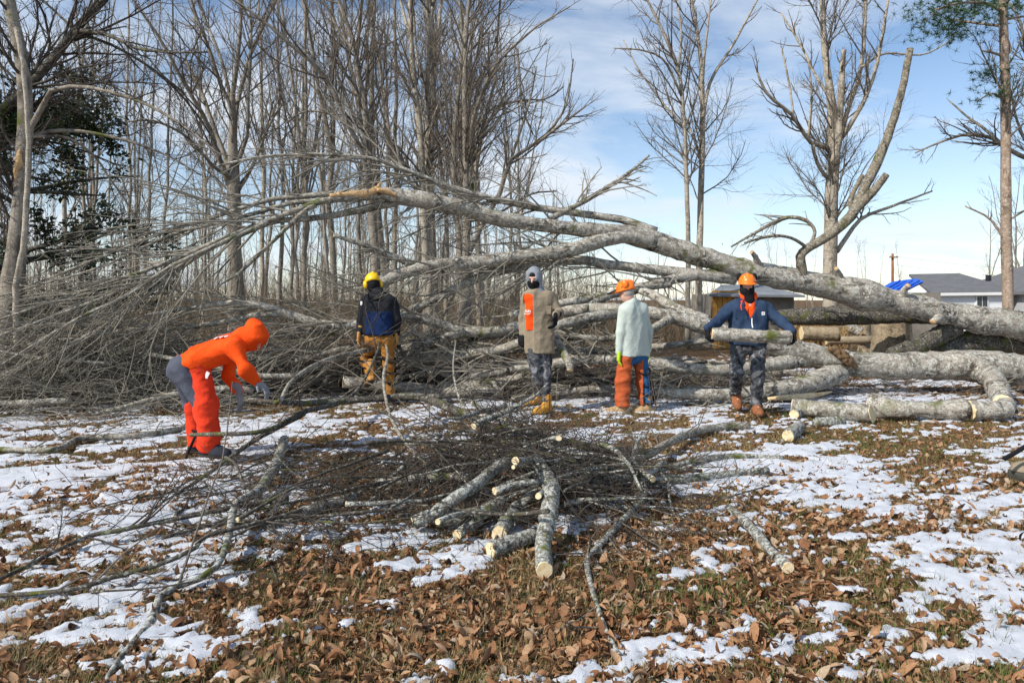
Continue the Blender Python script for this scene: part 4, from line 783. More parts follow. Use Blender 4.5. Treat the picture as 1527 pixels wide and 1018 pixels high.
# --- the brush pile in front
PILE = [
 ('long lichen-speckled log propped across the brush pile', [(616, 778, 9, .10), (647, 766, 10, .14), (683, 740, 10, .22), (712, 722, 9.5, .26), (736, 701, 9, .30), (765, 684, 8.5, .33), (795, 672, 7.5, .33), (838, 656, 6, .34)], M_PILE, (1, 0), 6),
 ('thick crooked log standing down the front of the brush pile', [(812, 850, 13, .06), (810, 811, 13, .10), (818, 766, 14, .2), (821, 725, 12.5, .28), (808, 698, 10, .32), (798, 684, 8, .34)], M_PILE, (1, 0), 5),
 ('pale log with round end at the back of the brush pile', [(659, 682, 8, .12), (689, 682, 8, .12), (724, 681, 8, .13), (750, 675, 7, .15), (792, 662, 5.5, .18)], M_PILE, (1, 0), 4),
 ('log showing its round sawn face at the pile front', [(745, 796, 12.5, .09), (757, 776, 12, .10), (772, 756, 11, .11)], M_PILE, (1, 0), 0),
 ('log with slanting pale cut lying under the pile', [(732, 820, 12, .055), (765, 808, 12, .06), (800, 796, 11, .07)], M_PILE, (1, 0), 3),
 ('short log with pale cut half hidden inside the pile', [(655, 774, 11, .09), (689, 770, 11.5, .1), (724, 762, 11, .12), (748, 748, 10, .14)], M_PILE, (1, 0), 2),
 ('thin log end poking out low in the pile', [(682, 797, 7.5, .05), (700, 786, 8, .06), (715, 776, 8, .07)], M_PILE, (1, 0), 2),
 ('smooth tan branch bending out of the pile to the snow', [(777, 749, 6, .18), (807, 731, 6, .22), (854, 719, 5.5, .22), (909, 698, 6, .2), (968, 677, 6, .15), (997, 660, 6, .13), (1039, 643, 6, .08), (1086, 636, 6.5, .06), (1117, 636, 6.5, .05)], M_LIMB, (0, 0), 7),
 ('dark rough branch end lying on snow', [(940, 706, 4, .12), (983, 701, 4, .09), (1027, 689, 4, .06), (1056, 683, 4.5, .05), (1100, 680, 4.5, .04), (1167, 683, 4, .03)], M_PILE, (0, 0), 8),
 ('mossy grey branch lying on snow with blunt end', [(880, 716, 5, .16), (947, 712, 5.5, .10), (1027, 714, 6, .05), (1071, 708, 5.5, .05), (1145, 701, 5, .05)], M_PILE, (0, 0), 8),
 ('forked pale branch reaching from the pile over the leaves', [(990, 690, 5, .16), (962, 713, 5, .13), (959, 742, 5, .09), (924, 780, 5, .06), (887, 820, 4.5, .04), (877, 830, 4.5, .04), (877, 855, 4.5, .03), (900, 930, 4, .02), (930, 990, 4, .02), (941, 1030, 3.5, .02)], M_PILE, (0, 0), 8),
 ('crooked grey branch trailing over the leaves to the lower frame edge', [(150, 1030, 3.5, .03), (177, 982, 4, .03), (226, 924, 5, .03), (242, 882, 5, .05), (287, 867, 5, .06), (324, 844, 5, .1), (341, 797, 5.5, .14), (353, 750, 6, .16), (386, 731, 8, .14), (412, 690, 8, .12), (424, 655, 7, .1)], M_PILE, (0, 0), 9),
 ('long thin dark branch sweeping over snow toward the pile', [(-60, 885, 2.6, .03), (0, 863, 3, .04), (123, 803, 3.4, .08), (185, 789, 3.6, .1), (267, 772, 3.8, .12), (349, 756, 4, .15), (430, 742, 4, .2)], M_DARKB, (0, 0), 12),
 ('thin curving branch ending in a hook on the leaves', [(-50, 889, 3, .03), (0, 887, 3.2, .04), (103, 879, 3.4, .06), (172, 859, 3.6, .09), (246, 838, 3.6, .13), (296, 813, 3.6, .17), (306, 800, 3, .2), (380, 780, 3, .2), (450, 760, 3, .2)], M_DARKB, (0, 0), 10),
 ('pale branch lying on snow behind the bending worker', [(-60, 668, 3.5, .04), (0, 670, 4, .04), (82, 670, 4.5, .05), (123, 653, 4.5, .06), (205, 649, 4.5, .06), (279, 637, 4.5, .05)], M_LIMB, (0, 0), 8),
 ('dark branch crossing the bending worker at shin height', [(284, 648, 2.4, .38), (318, 647, 3, .42), (395, 642, 3.4, .44), (453, 614, 3.6, .45), (510, 599, 3.4, .48), (539, 573, 2.6, .6), (562, 526, 1.9, .85), (566, 505, 1.2, .95)], M_DARKB, (0, 0), 10),
 ('slender dark branch rising from the leaves past the bending worker', [(262, 738, 2.4, .03), (333, 690, 3, .18), (377, 658, 3.4, .3), (453, 616, 4, .44)], M_DARKB, (0, 0), 7),
 ('dark snaking branch running back over the top of the pile', [(371, 595, 3, .5), (406, 599, 3.4, .48), (453, 601, 4, .48), (510, 598, 4.5, .48), (618, 591, 5.5, .5), (653, 601, 6, .5), (689, 616, 6.5, .46), (753, 645, 6.5, .36), (783, 640, 6, .34), (839, 657, 6, .32), (900, 669, 6, .28), (960, 674, 5, .2)], M_DARKB, (0, 0), 14),
 ('curved pale branch arching before the yellow-helmeted worker', [(418, 600, 2.6, .5), (436, 567, 3, .65), (486, 537, 3.4, .75), (563, 518, 3.6, .82), (600, 503, 3, .92), (640, 470, 2, 1.15)], M_LIMB, (0, 0), 6),
 ('upright forked pale branch standing in the brush', [(640, 692, 3.4, .2), (612, 669, 3, .26), (588, 634, 2.6, .38), (576, 598, 2.4, .5), (572, 560, 2.2, .66), (577, 520, 1.8, .85), (560, 480, 1.2, 1.05)], M_LIMB, (0, 0), 6),
 ('thin pale branch rising from the pile behind', [(722, 672, 2, .2), (706, 634, 1.9, .36), (684, 590, 1.7, .52), (676, 545, 1.4, .72), (681, 500, 1, .95)], M_LIMB, (0, 0), 5),
 ('grey branch lying flat along the left of the pile', [(560, 718, 5, .15), (600, 716, 6, .18), (650, 710, 6, .2), (700, 712, 6, .22)], M_LIMB, (0, 0), 8),
 ('thick dark log lying behind the pile top', [(815, 690, 8, .22), (850, 690, 9, .2), (880, 684, 9, .2), (930, 672, 8, .16)], M_PILE, (0, 0), 6),
 ('mossy low log at the left foot of the pile', [(400, 790, 8, .04), (440, 770, 9, .05), (490, 752, 9, .06), (530, 742, 9, .07)], M_PILE, (0, 0), 6),
]
for i, (lb, L, m, e, tw) in enumerate(PILE):
    br = len(L) > 5 or e == (0, 0)
    log(lb, L, m, e, 12 if L[0][2] > 7 else 9, 40 if len(L) > 4 else 22, 220 + i, 'branch' if br and L[0][2] < 8.6 else 'log', 'branch' if br and L[0][2] < 8.6 else 'log', 'brush pile in front of the workers', tw, tm=M_TWIG if i % 3 else M_TWIGD)
# thin branches heaped into the pile, each its own
rp = np.random.default_rng(77)
def heap(n, cx, cy, sx, sy, zmax, lmin, lmax, label, group, rmin=.005, rmax=.016, yaw=None, name='thin_branch', m=M_DARKB, tw=7, tm=M_TWIGD):
    for i in range(n):
        x, y = cx + np.clip(rp.normal(0, sx), -1.5 * sx, 1.5 * sx), cy + np.clip(rp.normal(0, sy), -1.3 * sy, 1.5 * sy); L = rp.uniform(lmin, lmax); a = rp.uniform(0, 6.28) if yaw is None else rp.normal(*yaw)
        q = np.exp(-((x - cx) / (1.5 * sx)) ** 2 - ((y - cy) / (1.5 * sy)) ** 2); z = 0.03 + rp.uniform(0.1, 1) * zmax * q
        d = np.array([math.cos(a), math.sin(a), rp.normal(0, 0.10)]); K = 8; pts = [np.array([x, y, z]) - d * L / 2]; dd = d.copy()
        for k in range(K - 1): dd = unit(dd + rp.normal(0, 0.13, 3) * np.array([1, 1, .6]) + np.array([0, 0, -0.02])); pts.append(pts[-1] + dd * L / (K - 1))
        pts = np.array(pts); pts[:, 2] = np.maximum(pts[:, 2], 0.015); r = rp.uniform(rmin, rmax) * np.linspace(1, .3, K)
        me, base, s = tube_mesh(name, np.c_[pts, r], m, 16, 6, 0.04, int(rp.integers(1e6))); o = link(name, me, None, label, 'branch', group, loc=base)
        if r[0] > .014: end_disc(o, base, s, 0, M_SAWN)
        mb = MB(); sq = spline(s, 10); twig_levels(mb, sq[None, :, :3] - base, sq[None, :, 3], rp, [dict(n=tw, S=3, K=5, ang=(.35, .9), length=(.2, .5), t0=.2, wig=.15, rf=.55, rmin=.002, rmax=.006, zmin=.012 - base[2]),
            dict(n=tw * 4, S=3, K=4, ang=(.4, 1), length=(.3, .7), t0=.1, wig=.18, rf=.6, rmin=.0013, rmax=.003, zmin=.012 - base[2])]); link('twigs', mb.build('twigs', tm), o)
heap(44, 0.05, 5.25, 0.65, 0.5, 0.75, .7, 1.9, 'thin dark branch heaped into the brush pile', 'thin branches of the brush pile')
heap(44, 0.1, 5.35, 0.62, 0.5, 0.78, .5, 1.4, 'lichen-grey branch heaped into the brush pile', 'grey branches of the brush pile', .010, .030, m=M_PILE, tm=M_TWIG, tw=4)
heap(36, -1.35, 5.2, 0.75, 0.7, 0.35, .7, 1.8, 'thin dark branch strewn over leaves beside the bending worker', 'thin branches strewn left of the pile')
heap(14, 1.0, 5.6, 0.5, 0.5, 0.22, .7, 1.6, 'thin twiggy branch spilling from the pile onto snow', 'thin branches spilling over the snow')
heap(7, -0.2, 3.6, 0.9, 0.35, 0.04, .5, 1.2, 'thin bare twig lying flat on the brown leaves', 'twigs lying on the leaves', .003, .006)
def brush(name, label, n, cx, cy, sx, sy, zmax, L, m, seed, r=(.0015, .004), flat=.25):
    rng = np.random.default_rng(seed); x = cx + rng.normal(0, sx, n); y = cy + rng.normal(0, sy, n); q = np.exp(-((x - cx) / (1.6 * sx)) ** 2 - ((y - cy) / (1.6 * sy)) ** 2)
    d = unit(np.stack([rng.normal(0, 1, n), rng.normal(0, .8, n), rng.normal(0.05, flat, n)], 1)); K = 5; Pt = np.zeros((n, K, 3)); Pt[:, 0] = np.stack([x, y, .02 + rng.uniform(0, 1, n) * zmax * q], 1); ln = rng.uniform(*L, n)[:, None] / (K - 1)
    for k in range(1, K): d = unit(d + rng.normal(0, .2, (n, 3))); Pt[:, k] = Pt[:, k - 1] + d * ln
    Pt[..., 2] = np.maximum(Pt[..., 2], .012); R = rng.uniform(*r, n)[:, None] * np.linspace(1, .4, K)
    V, Q, _ = tubes(Pt, R, 3); link(name, mesh_np(name, V, Q, None, m), label=label, cat='brush', kind='stuff')
brush('brush', 'mass of fine dark twigs filling the brush pile', 1300, 0.05, 5.25, .62, .5, .72, (.25, .8), M_TWIGD, 3, (.0012, .0045), .4)
brush('brush', 'fine twigs strewn beside the bending worker', 500, -1.5, 5.2, .85, .8, .28, (.25, .7), M_TWIGD, 4)
brush('brush', 'fine debris twigs under the fallen crowns', 6000, -3.4, 11.7, 4.0, .5, .7, (.4, 1.3), M_TWIG, 5, (.003, .008), .22)
brush('brush', 'dense twigs of the fallen crown piled before the evergreen', 4200, -6.6, 10.6, 1.5, .9, 1.3, (.5, 1.6), M_TWIGP, 6, (.003, .009), .3)
brush('brush', 'low broken twigs between the two fallen trunks', 1800, 2.4, 11.0, 2.0, .4, .3, (.3, .9), M_TWIG, 7, (.003, .007), .2)

# --- branches and logs of the slash behind the workers, each its own
rs = np.random.default_rng(88)
SL = ['grey branch lying level in the slash behind the workers', 'pale log lying level in the slash behind the workers', 'dark branch lying level in the slash behind the workers']
def slash(n, x0, x1, y0, y1, z1, r0, r1, l0, l1, m, k, yaw=(0, .22), tw=8):
    for i in range(n):
        x, y = rs.uniform(x0, x1), rs.uniform(y0, y1); r = rs.uniform(r0, r1); z = r + rs.uniform(0, 1) ** 1.6 * z1; L = rs.uniform(l0, l1); a = rs.normal(*yaw) + (math.pi if rs.uniform() < .5 else 0); K = 9
        d = np.array([math.cos(a), math.sin(a), rs.normal(0, .05)]); pts = [np.array([x, y, z]) - d * L / 2]
        for j in range(K - 1): d = unit(d + rs.normal(0, .07, 3)); pts.append(pts[-1] + d * L / (K - 1))
        pts = np.array(pts); rr = r * np.linspace(1, rs.uniform(.35, .75), K); pts[:, 2] = np.maximum(pts[:, 2], rr * .8)
        me, base, s = tube_mesh('fallen_branch', np.c_[pts, rr], m, 24, 9, .06, int(rs.integers(1e6)))
        o = link('fallen_branch' if k != 1 else 'fallen_log', me, None, SL[k], 'branch' if k != 1 else 'log', 'slash of the fallen crowns', loc=base)
        if k == 1: end_disc(o, base, s, 0, M_SAWN)
        mb = MB(); sq = spline(s, 10); twig_levels(mb, sq[None, :, :3] - base, sq[None, :, 3], rs, [dict(n=tw, S=4, K=5, ang=(.3, .9), length=(.12, .35), t0=.2, wig=.13, rf=.5, rmin=.004, rmax=.014, zmin=.02 - base[2]),
            dict(n=tw * 3, S=3, K=4, ang=(.4, 1), length=(.3, .7), t0=.1, wig=.18, rf=.6, rmin=.0025, rmax=.006, zmin=.02 - base[2])]); link('twigs', mb.build('twigs', M_TWIG if k == 2 else M_TWIGP), o)
slash(26, -8.5, 1.5, 10.6, 12.6, .9, .03, .075, 1.6, 4.2, M_LIMB, 0)
slash(14, -5.5, 3.0, 10.4, 11.8, .25, .07, .12, 1.2, 3.0, M_TRUNK, 1, (0, .15), 4)
slash(16, -8.5, 2.5, 10.6, 12.8, .8, .03, .08, 1.5, 3.8, M_DARKB, 2)
slash(12, -9.0, -4.0, 8.8, 10.8, .7, .02, .05, 2, 4.5, M_LIMB, 0, (.15, .2), 12)
slash(6, 1.0, 5.0, 11.4, 13.0, .5, .05, .1, 2, 4, M_TRUNK, 1, (0, .2), 4)
# ------------------------------------------------------------------ people (bodies and garments as smooth blended solids)
def rc(X, a, b, ra, rb):
    a = np.asarray(a, float); b = np.asarray(b, float); ab = b - a; t = np.clip(((X - a) @ ab) / max(ab @ ab, 1e-9), 0, 1)
    return np.linalg.norm(X - a - t[:, None] * ab, axis=1) - (ra + (rb - ra) * t)
def el(X, c, r, R=None):
    p = X - np.asarray(c); p = p if R is None else p @ np.asarray(R); r = np.asarray(r, float)
    k0 = np.linalg.norm(p / r, axis=1); k1 = np.linalg.norm(p / r ** 2, axis=1); return k0 * (k0 - 1) / np.maximum(k1, 1e-6)
def smin(a, b, k):
    h = np.clip(0.5 + 0.5 * (b - a) / k, 0, 1); return b * (1 - h) + a * h - k * h * (1 - h)
def smins(L, k):
    r = L[0]
    for x in L[1:]: r = smin(r, x, k)
    return r
def half(X, c, n): return (X - np.asarray(c)) @ unit(np.asarray(n, float))          # > 0 on the side n points to
def surf(f, lo, hi, h):
    """surface nets of f(X) <= 0 on a grid"""
    lo = np.asarray(lo, float); hi = np.asarray(hi, float); n = np.ceil((hi - lo) / h).astype(int) + 1
    g = [lo[i] + h * np.arange(n[i]) for i in range(3)]; G = np.stack(np.meshgrid(*g, indexing='ij'), -1).reshape(-1, 3)
    D = f(G).reshape(n); ins = D < 0
    c = [(i, j, k) for i in (0, 1) for j in (0, 1) for k in (0, 1)]
    sl = lambda A, o: A[o[0]:o[0] + n[0] - 1, o[1]:o[1] + n[1] - 1, o[2]:o[2] + n[2] - 1]
    acc = np.zeros((*(n - 1), 3)); cnt = np.zeros(n - 1)
    for o in c:
        for ax in range(3):
            if o[ax]: continue
            o2 = list(o); o2[ax] = 1; d0 = sl(D, o); d1 = sl(D, o2); m = (d0 < 0) != (d1 < 0)
            t = np.where(m, d0 / np.where(m, d0 - d1, 1), 0); q = np.zeros((*(n - 1), 3)); q[...] = o; q[..., ax] += t
            acc += q * m[..., None]; cnt += m
    act = cnt > 0; idx = -np.ones(n - 1, int); idx[act] = np.arange(act.sum()); ii = np.argwhere(act)
    V = lo + h * (ii + acc[act] / cnt[act][:, None]); Q = []
    for ax in range(3):
        a1, a2 = (ax + 1) % 3, (ax + 2) % 3; s0 = [slice(1, -1)] * 3; s1 = [slice(1, -1)] * 3; s0[ax] = slice(0, -1); s1[ax] = slice(1, None)
        i0 = ins[tuple(s0)]; i1 = ins[tuple(s1)]; w = np.argwhere(i0 != i1); 
        if not len(w): continue
        flip = i0[tuple(w.T)]; w = w.copy(); w[:, a1] += 1; w[:, a2] += 1
        def cell(d1, d2):
            k = w.copy(); k[:, a1] += d1; k[:, a2] += d2; return idx[tuple(k.T)]
        q = np.stack([cell(-1, -1), cell(0, -1), cell(0, 0), cell(-1, 0)], 1); q[~flip] = q[~flip][:, ::-1]; Q.append(q)
    Q = np.concatenate(Q); Q = Q[(Q >= 0).all(1)]
    return V, Q
def fold(X, amp, fr=14, seed=0, ax=(0.4, 0.5, 1)):
    r = np.random.default_rng(seed); o = np.zeros(len(X)); W = X + 0.035 * np.sin(X[:, [1, 2, 0]] * 11 + seed)
    for k in range(4):
        d = unit(r.normal(0, 1, 3) * np.asarray(ax)) * fr * r.uniform(.6, 1.9); s = np.sin(W @ d + r.uniform(0, 6)); o += (1 - np.abs(s)) ** 1.6 - 0.4
    return o * amp * 0.45
def garment(par, name, f, pts, pad, h, m, label=None):
    pts = np.asarray(pts); base = np.array(par.location if par.parent is None else par.parent.location)
    V, Q = surf(f, pts.min(0) - pad, pts.max(0) + pad, h)
    return link(name, mesh_np(name, V - base, Q, None, m), par, label)
def lerp(a, b, t): return np.asarray(a) + (np.asarray(b) - np.asarray(a)) * t
def cloth(name, col, var=.18, sc=9, rough=.9, bm=.7): return simple(name, col, rough, var, sc, bm, .12, 0, .008)
def hand(par, wr, elb, tip_dir, palm_n, m, name='glove', spread=1.0, curl=.6, side=1, sc=1.0, cuff=True):
    """gloved hand: palm, four unequal bent fingers and a thumb from the side of the palm"""
    d = unit(np.asarray(tip_dir, float)); nrm = unit(np.asarray(palm_n, float)); nrm = unit(nrm - (nrm @ d) * d); s = np.cross(d, nrm) * side
    pc = wr + d * .055 * sc
    fingers = []
    for i, (off, L) in enumerate(((-.030, .078), (-.010, .088), (.010, .082), (.029, .064))):
        a = wr + d * .092 * sc + s * off * sc; c1, c2 = curl * .55, curl * 1.25
        b = a + (d * math.cos(c1) + nrm * math.sin(c1)) * L * .5 * sc + s * off * .12 * spread; c = b + (d * math.cos(c2) + nrm * math.sin(c2)) * L * .5 * sc; fingers.append((a, b, c))
    t0 = wr + d * .03 * sc - s * .034 * sc; t1 = t0 + (d * .6 - s * .75 + nrm * .25) * .042 * sc; t2 = t1 + (d * .85 - s * .15 + nrm * .5) * .032 * sc
    def f(X):
        pm = smins([rc(X, wr + s * x * sc, wr + d * .092 * sc + s * x * 1.15 * sc, .019 * sc, .017 * sc) for x in (-.026, -.009, .009, .026)], .022)
        L = [smin(rc(X, a, b, .0112 * sc, .0105 * sc), rc(X, b, c, .0105 * sc, .0088 * sc), .004) for a, b, c in fingers]
        g = pm
        for q in L: g = smin(g, q, .007)
        g = smin(g, smin(rc(X, t0, t1, .0145 * sc, .012 * sc), rc(X, t1, t2, .012 * sc, .010 * sc), .005), .010)
        if cuff: g = smin(g, rc(X, wr + unit(elb - wr) * .07 * sc, wr, .043 * sc, .031 * sc), .012)
        return g
    pts = [wr + unit(elb - wr) * .08, wr, t2] + [c for _, _, c in fingers] + [pc]
    return garment(par, name, f, pts, .06, .006, m)
def boot(par, an, toe_dir, m, ms, name='boot', up=None, L=.27, h_sh=.13, tilt=0.0):
    """shaft, shaped foot and lugged dark sole; an = ankle joint, toe_dir along the foot"""
    d = unit(np.asarray(toe_dir, float)); u = np.array([0, 0, 1.]) if up is None else unit(np.asarray(up, float)); u = unit(u - (u @ d) * d); s = np.cross(u, d)
    heel = an - d * .055 - u * .045; toe = an + d * (L - .085) - u * .055; ball = lerp(heel, toe, .68); sole = an - u * .095
    def fu(X):
        g = smins([rc(X, an + u * h_sh, an + u * .01, .062, .056), rc(X, heel + u * .005, ball, .047, .046), rc(X, ball + s * .012, toe, .046, .041), rc(X, ball - s * .012, toe, .046, .040), rc(X, an + u * .01 + d * .02, ball + u * .01, .052, .040)], .045)
        lc = np.sin(((X - an) @ (u * .8 + d * .6)) * 190) * .002
        return np.maximum(g - lc * (((X - an) @ d) > 0.01), -half(X, sole + u * .022, u))
    o = garment(par, name, fu, [heel, toe, an + u * h_sh], .08, .009, m)
    def fs(X):
        g = smins([rc(X, heel, ball, .053, .053), rc(X, ball + s * .012, toe, .05, .046), rc(X, ball - s * .012, toe, .05, .046)], .03)
        lug = .004 * np.sign(np.sin(((X - an) @ d) * 130)); return np.maximum(np.maximum(g, half(X, sole + u * .026, u)), -half(X, sole - u * .004 + 0 * u, u) + lug)
    garment(o, 'sole', fs, [heel, toe], .075, .008, ms)
    return o
def body_mesh(par, J, m):
    """one continuous figure under the clothes; bare skin shows where clothing leaves it"""
    hd, fd, ud = J['head'], unit(np.asarray(J['face'], float)), unit(np.asarray(J['hup'], float)); fd = unit(fd - (fd @ ud) * ud); sd = np.cross(fd, ud); R = np.stack([sd, fd, ud], 1)
    def f(X):
        L = [el(X, hd + ud * .02 - fd * .012, (.076, .094, .106), R), el(X, hd - ud * .055 + fd * .028, (.056, .062, .066), R), rc(X, hd - ud * .06 - fd * .02, J['neck'], .056, .060)]
        g = smins(L, .04)
        g = smin(g, rc(X, hd + fd * .088 + ud * .005, hd + fd * .108 - ud * .028, .010, .015), .016)          # nose
        g = smin(g, rc(X, hd + fd * .082 + ud * .028 - sd * .045, hd + fd * .082 + ud * .028 + sd * .045, .011, .011), .018)   # brow
        for q in (-1, 1):
            g = np.maximum(g, -(el(X, hd + fd * .100 + ud * .008 + sd * .031 * q, (.017, .012, .010), R)))           # eye sockets
            g = smin(g, el(X, hd - ud * .005 - fd * .012 + sd * .078 * q, (.011, .020, .031), R), .010)              # ears
        g = np.maximum(g, -rc(X, hd + fd * .098 - ud * .062 - sd * .02, hd + fd * .098 - ud * .062 + sd * .02, .005, .005))   # mouth
        sc = lerp(J['shL'], J['shR'], .5); hc = lerp(J['hipL'], J['hipR'], .5)
        B = [rc(X, lerp(J['shL'], sc, .4), lerp(J['hipL'], hc, .3), .065, .07), rc(X, lerp(J['shR'], sc, .4), lerp(J['hipR'], hc, .3), .065, .07), rc(X, sc, hc, .07, .075), rc(X, J['neck'], sc, .055, .07), rc(X, J['shL'], J['shR'], .045, .045)]
        for q in 'LR':
            B += [rc(X, J['sh' + q], J['el' + q], .047, .038), rc(X, J['el' + q], J['wr' + q], .038, .026), rc(X, J['hip' + q], J['kn' + q], .078, .056), rc(X, J['kn' + q], J['an' + q], .054, .038), rc(X, J['an' + q], J['an' + q] + unit(J['toe' + q]) * .10, .036, .028), rc(X, J['wr' + q], J['wr' + q] + unit(J['hd' + q]) * .09, .024, .016)]
        return smin(g, smins(B, .03), .02)
    pts = [np.asarray(v) for k, v in J.items() if k not in ('face', 'hup', 'toeL', 'toeR', 'hdL', 'hdR', 'chest', 'pelv')]
    return garment(par, 'body', f, pts, .16, .0125, m)
def f_jacket(J, hem, w=1.0, arm=1.0, seed=1, amp=.010, belly=0.0, hemn=None):
    sc = lerp(J['shL'], J['shR'], .5); hc = lerp(J['hipL'], J['hipR'], .5); ax = unit(hc - sc); hn = ax if hemn is None else unit(np.asarray(hemn, float)); fw = unit(np.asarray(J['chest'], float))
    def f(X):
        T = [rc(X, lerp(J['shL'], sc, .36), lerp(J['hipL'], hc, .15) + ax * .1, .112 * w, .125 * w), rc(X, lerp(J['shR'], sc, .36), lerp(J['hipR'], hc, .15) + ax * .1, .112 * w, .125 * w), rc(X, sc + ax * .08, hc + ax * .1, .125 * w, .135 * w), rc(X, J['neck'], J['shL'], .058, .066), rc(X, J['neck'], J['shR'], .058, .066), rc(X, J['neck'], sc, .06, .09)]
        if belly: T.append(el(X, lerp(sc, hc, .72) + fw * .06, (.16, .14, .17)))
        g = smins(T, .05); g = np.maximum(g, half(X, hem, hn))
        for q in 'LR':
            a = smin(rc(X, J['sh' + q], J['el' + q], .078 * arm, .063 * arm), rc(X, J['el' + q], J['wr' + q], .064 * arm, .049 * arm), .03); g = smin(g, a, .016)
        return g - fold(X, amp * 1.5, 12, seed, (1, 1, .5)) - fold(X, amp * .55, 24, seed + 5, (.5, .5, 1))
    return f
def f_pants(J, w=1.0, seed=2, amp=.010, foot=.07, top=None):
    hc = lerp(J['hipL'], J['hipR'], .5); sc = lerp(J['shL'], J['shR'], .5); ax = unit(sc - hc)
    def f(X):
        L = [el(X, hc + ax * .0, (.155 * w, .122 * w, .125)) if J.get('pelv') is None else smins([rc(X, J['pelv'][0], J['pelv'][1], .128, .128), rc(X, J['pelv'][0], J['knL'], .125, .085), rc(X, J['pelv'][1], J['knR'], .125, .085)], .05)]
        for q in 'LR': L += [smin(rc(X, J['hip' + q], J['kn' + q], .104 * w, .084 * w), rc(X, J['kn' + q], J['an' + q] + np.array([0, 0, .03]), .084 * w, foot * w), .03)]
        g = smins(L, .035); return g - fold(X, amp * 1.5, 16, seed, (.5, .5, 1)) - fold(X, amp * .6, 34, seed + 7)
    return f
def jpts(J, ks): return [np.asarray(J[k]) for k in ks]
ARMS = ['shL', 'shR', 'elL', 'elR', 'wrL', 'wrR', 'neck', 'hipL', 'hipR']; LEGS = ['hipL', 'hipR', 'knL', 'knR', 'anL', 'anR']
def trims(par, name, polys, r, m, S=6, n=14):
    mb = MB(); base = np.array(par.location if par.parent is None else par.parent.location)
    for pl in polys:
        s = spline(np.asarray(pl, float), n); V, Q, T = tubes(s[None] - base, np.full((1, n), r), S, True); mb.add(V, Q, T)
    return link(name, mb.build(name, m), par)
def helmet(par, J, m, mb_, muff, visor, vis_up=.2, yaw=0.0):
    """shell with brim and vents, ear muffs on arms, mesh visor flipped up"""
    hd = J['head']; ud = unit(np.asarray(J['hup'], float)); fd = unit(np.asarray(J['face'], float)); fd = unit(fd - (fd @ ud) * ud); sd = np.cross(fd, ud); R = np.stack([sd, fd, ud], 1); c = hd + ud * .055
    def f(X):
        g = np.maximum(el(X, c, (.112, .136, .118), R), -half(X, c - ud * .022 + fd * 0, ud)); rib = rc(X, c + ud * .092 - fd * .07, c + ud * .095 + fd * .06, .026, .026); g = smin(g, rib, .02)
        for q in (-1, 1): g = smin(g, rc(X, c + ud * .08 - fd * .07 + sd * .05 * q, c + ud * .08 + fd * .07 + sd * .045 * q, .018, .018), .016)
        br = np.maximum(el(X, c - ud * .014 + fd * .035, (.118, .165, .05), R), np.abs((X - c) @ ud + .016) - .008); return smin(g, br, .008)
    h = garment(par, 'helmet', f, [hd], .26, .0095, m)
    cups = []
    for q in (-1, 1):
        e = hd + sd * (.112 if muff == 'down' else .095) * q - fd * (.005 if muff == 'down' else .05) + ud * (.0 if muff == 'down' else .115)
        cups.append(garment(h, 'ear_muff', lambda X, e=e: el(X, e, (.035, .048, .062), R), [e], .09, .009, mb_))
        trims(h, 'muff_arm', [[e + ud * .05, lerp(e + ud * .07, c + sd * .115 * q, .5), c + sd * .112 * q + ud * .02]], .006, M_BLACK)
    # visor: a curved mesh panel hinged at the brow, tilted by vis_up, turned by yaw
    nb, nv = 13, 7; W = []; f2 = fd * math.cos(yaw) + sd * math.sin(yaw); s2_ = np.cross(f2, ud); vd = f2 * math.cos(vis_up) + ud * math.sin(vis_up); hw = 1.0 if not yaw else .55
    for j_ in range(nv):
        for i_ in range(nb):
            a_ = (i_ / (nb - 1) - .5) * 2 * hw; W.append(c + ud * .012 + f2 * math.cos(a_) * .145 + s2_ * math.sin(a_) * .135 + vd * (j_ / (nv - 1)) * .13)
    W = np.array(W) - np.array(par.location); q = [[j * nb + i, j * nb + i + 1, (j + 1) * nb + i + 1, (j + 1) * nb + i] for j in range(nv - 1) for i in range(nb - 1)]
    v = link('visor', mesh_np('visor', W, q, None, visor), h); md = v.modifiers.new('t', 'SOLIDIFY'); md.thickness = .004
    rim = W.reshape(nv, nb, 3) + np.array(par.location); trims(h, 'visor_rim', [rim[-1], rim[:, 0], rim[:, -1]], .006, M_BLACK)
    return h
M_BLACK = cloth('black_fabric', (.016, .016, .018)); M_SOLE = simple('boot_sole', (.06, .045, .03), .8, .3, 20); M_SKIN = simple('skin', (.62, .36, .27), .55, .12, 25, .1, .35)
M_ORANGE = cloth('safety_orange', (.92, .085, .010), .12); M_REDCH = cloth('red_chaps', (.78, .055, .02), .12); M_GREYJ = cloth('grey_denim', (.085, .092, .12)); M_NAVY = cloth('navy_panel', (.010, .024, .075), .35)
M_DUCK = cloth('brown_duck', (.36, .16, .035)); M_TANB = simple('tan_leather', (.50, .25, .075), .7, .2, 20, .3); M_YEL = simple('yellow_plastic', (.92, .55, .01), .35, .05, 10, 0, .5); M_ORP = simple('orange_plastic', (.92, .20, .012), .35, .06, 10, 0, .5)
M_KHAKI = cloth('khaki_canvas', (.27, .22, .155)); M_HOOD = cloth('grey_jersey', (.24, .26, .285)); M_SAGE = cloth('sage_shirt', (.50, .555, .50), .10); M_RUST = cloth('rust_chaps', (.46, .10, .035), .22); M_BLUE = cloth('blue_jeans', (.035, .115, .26), .25)
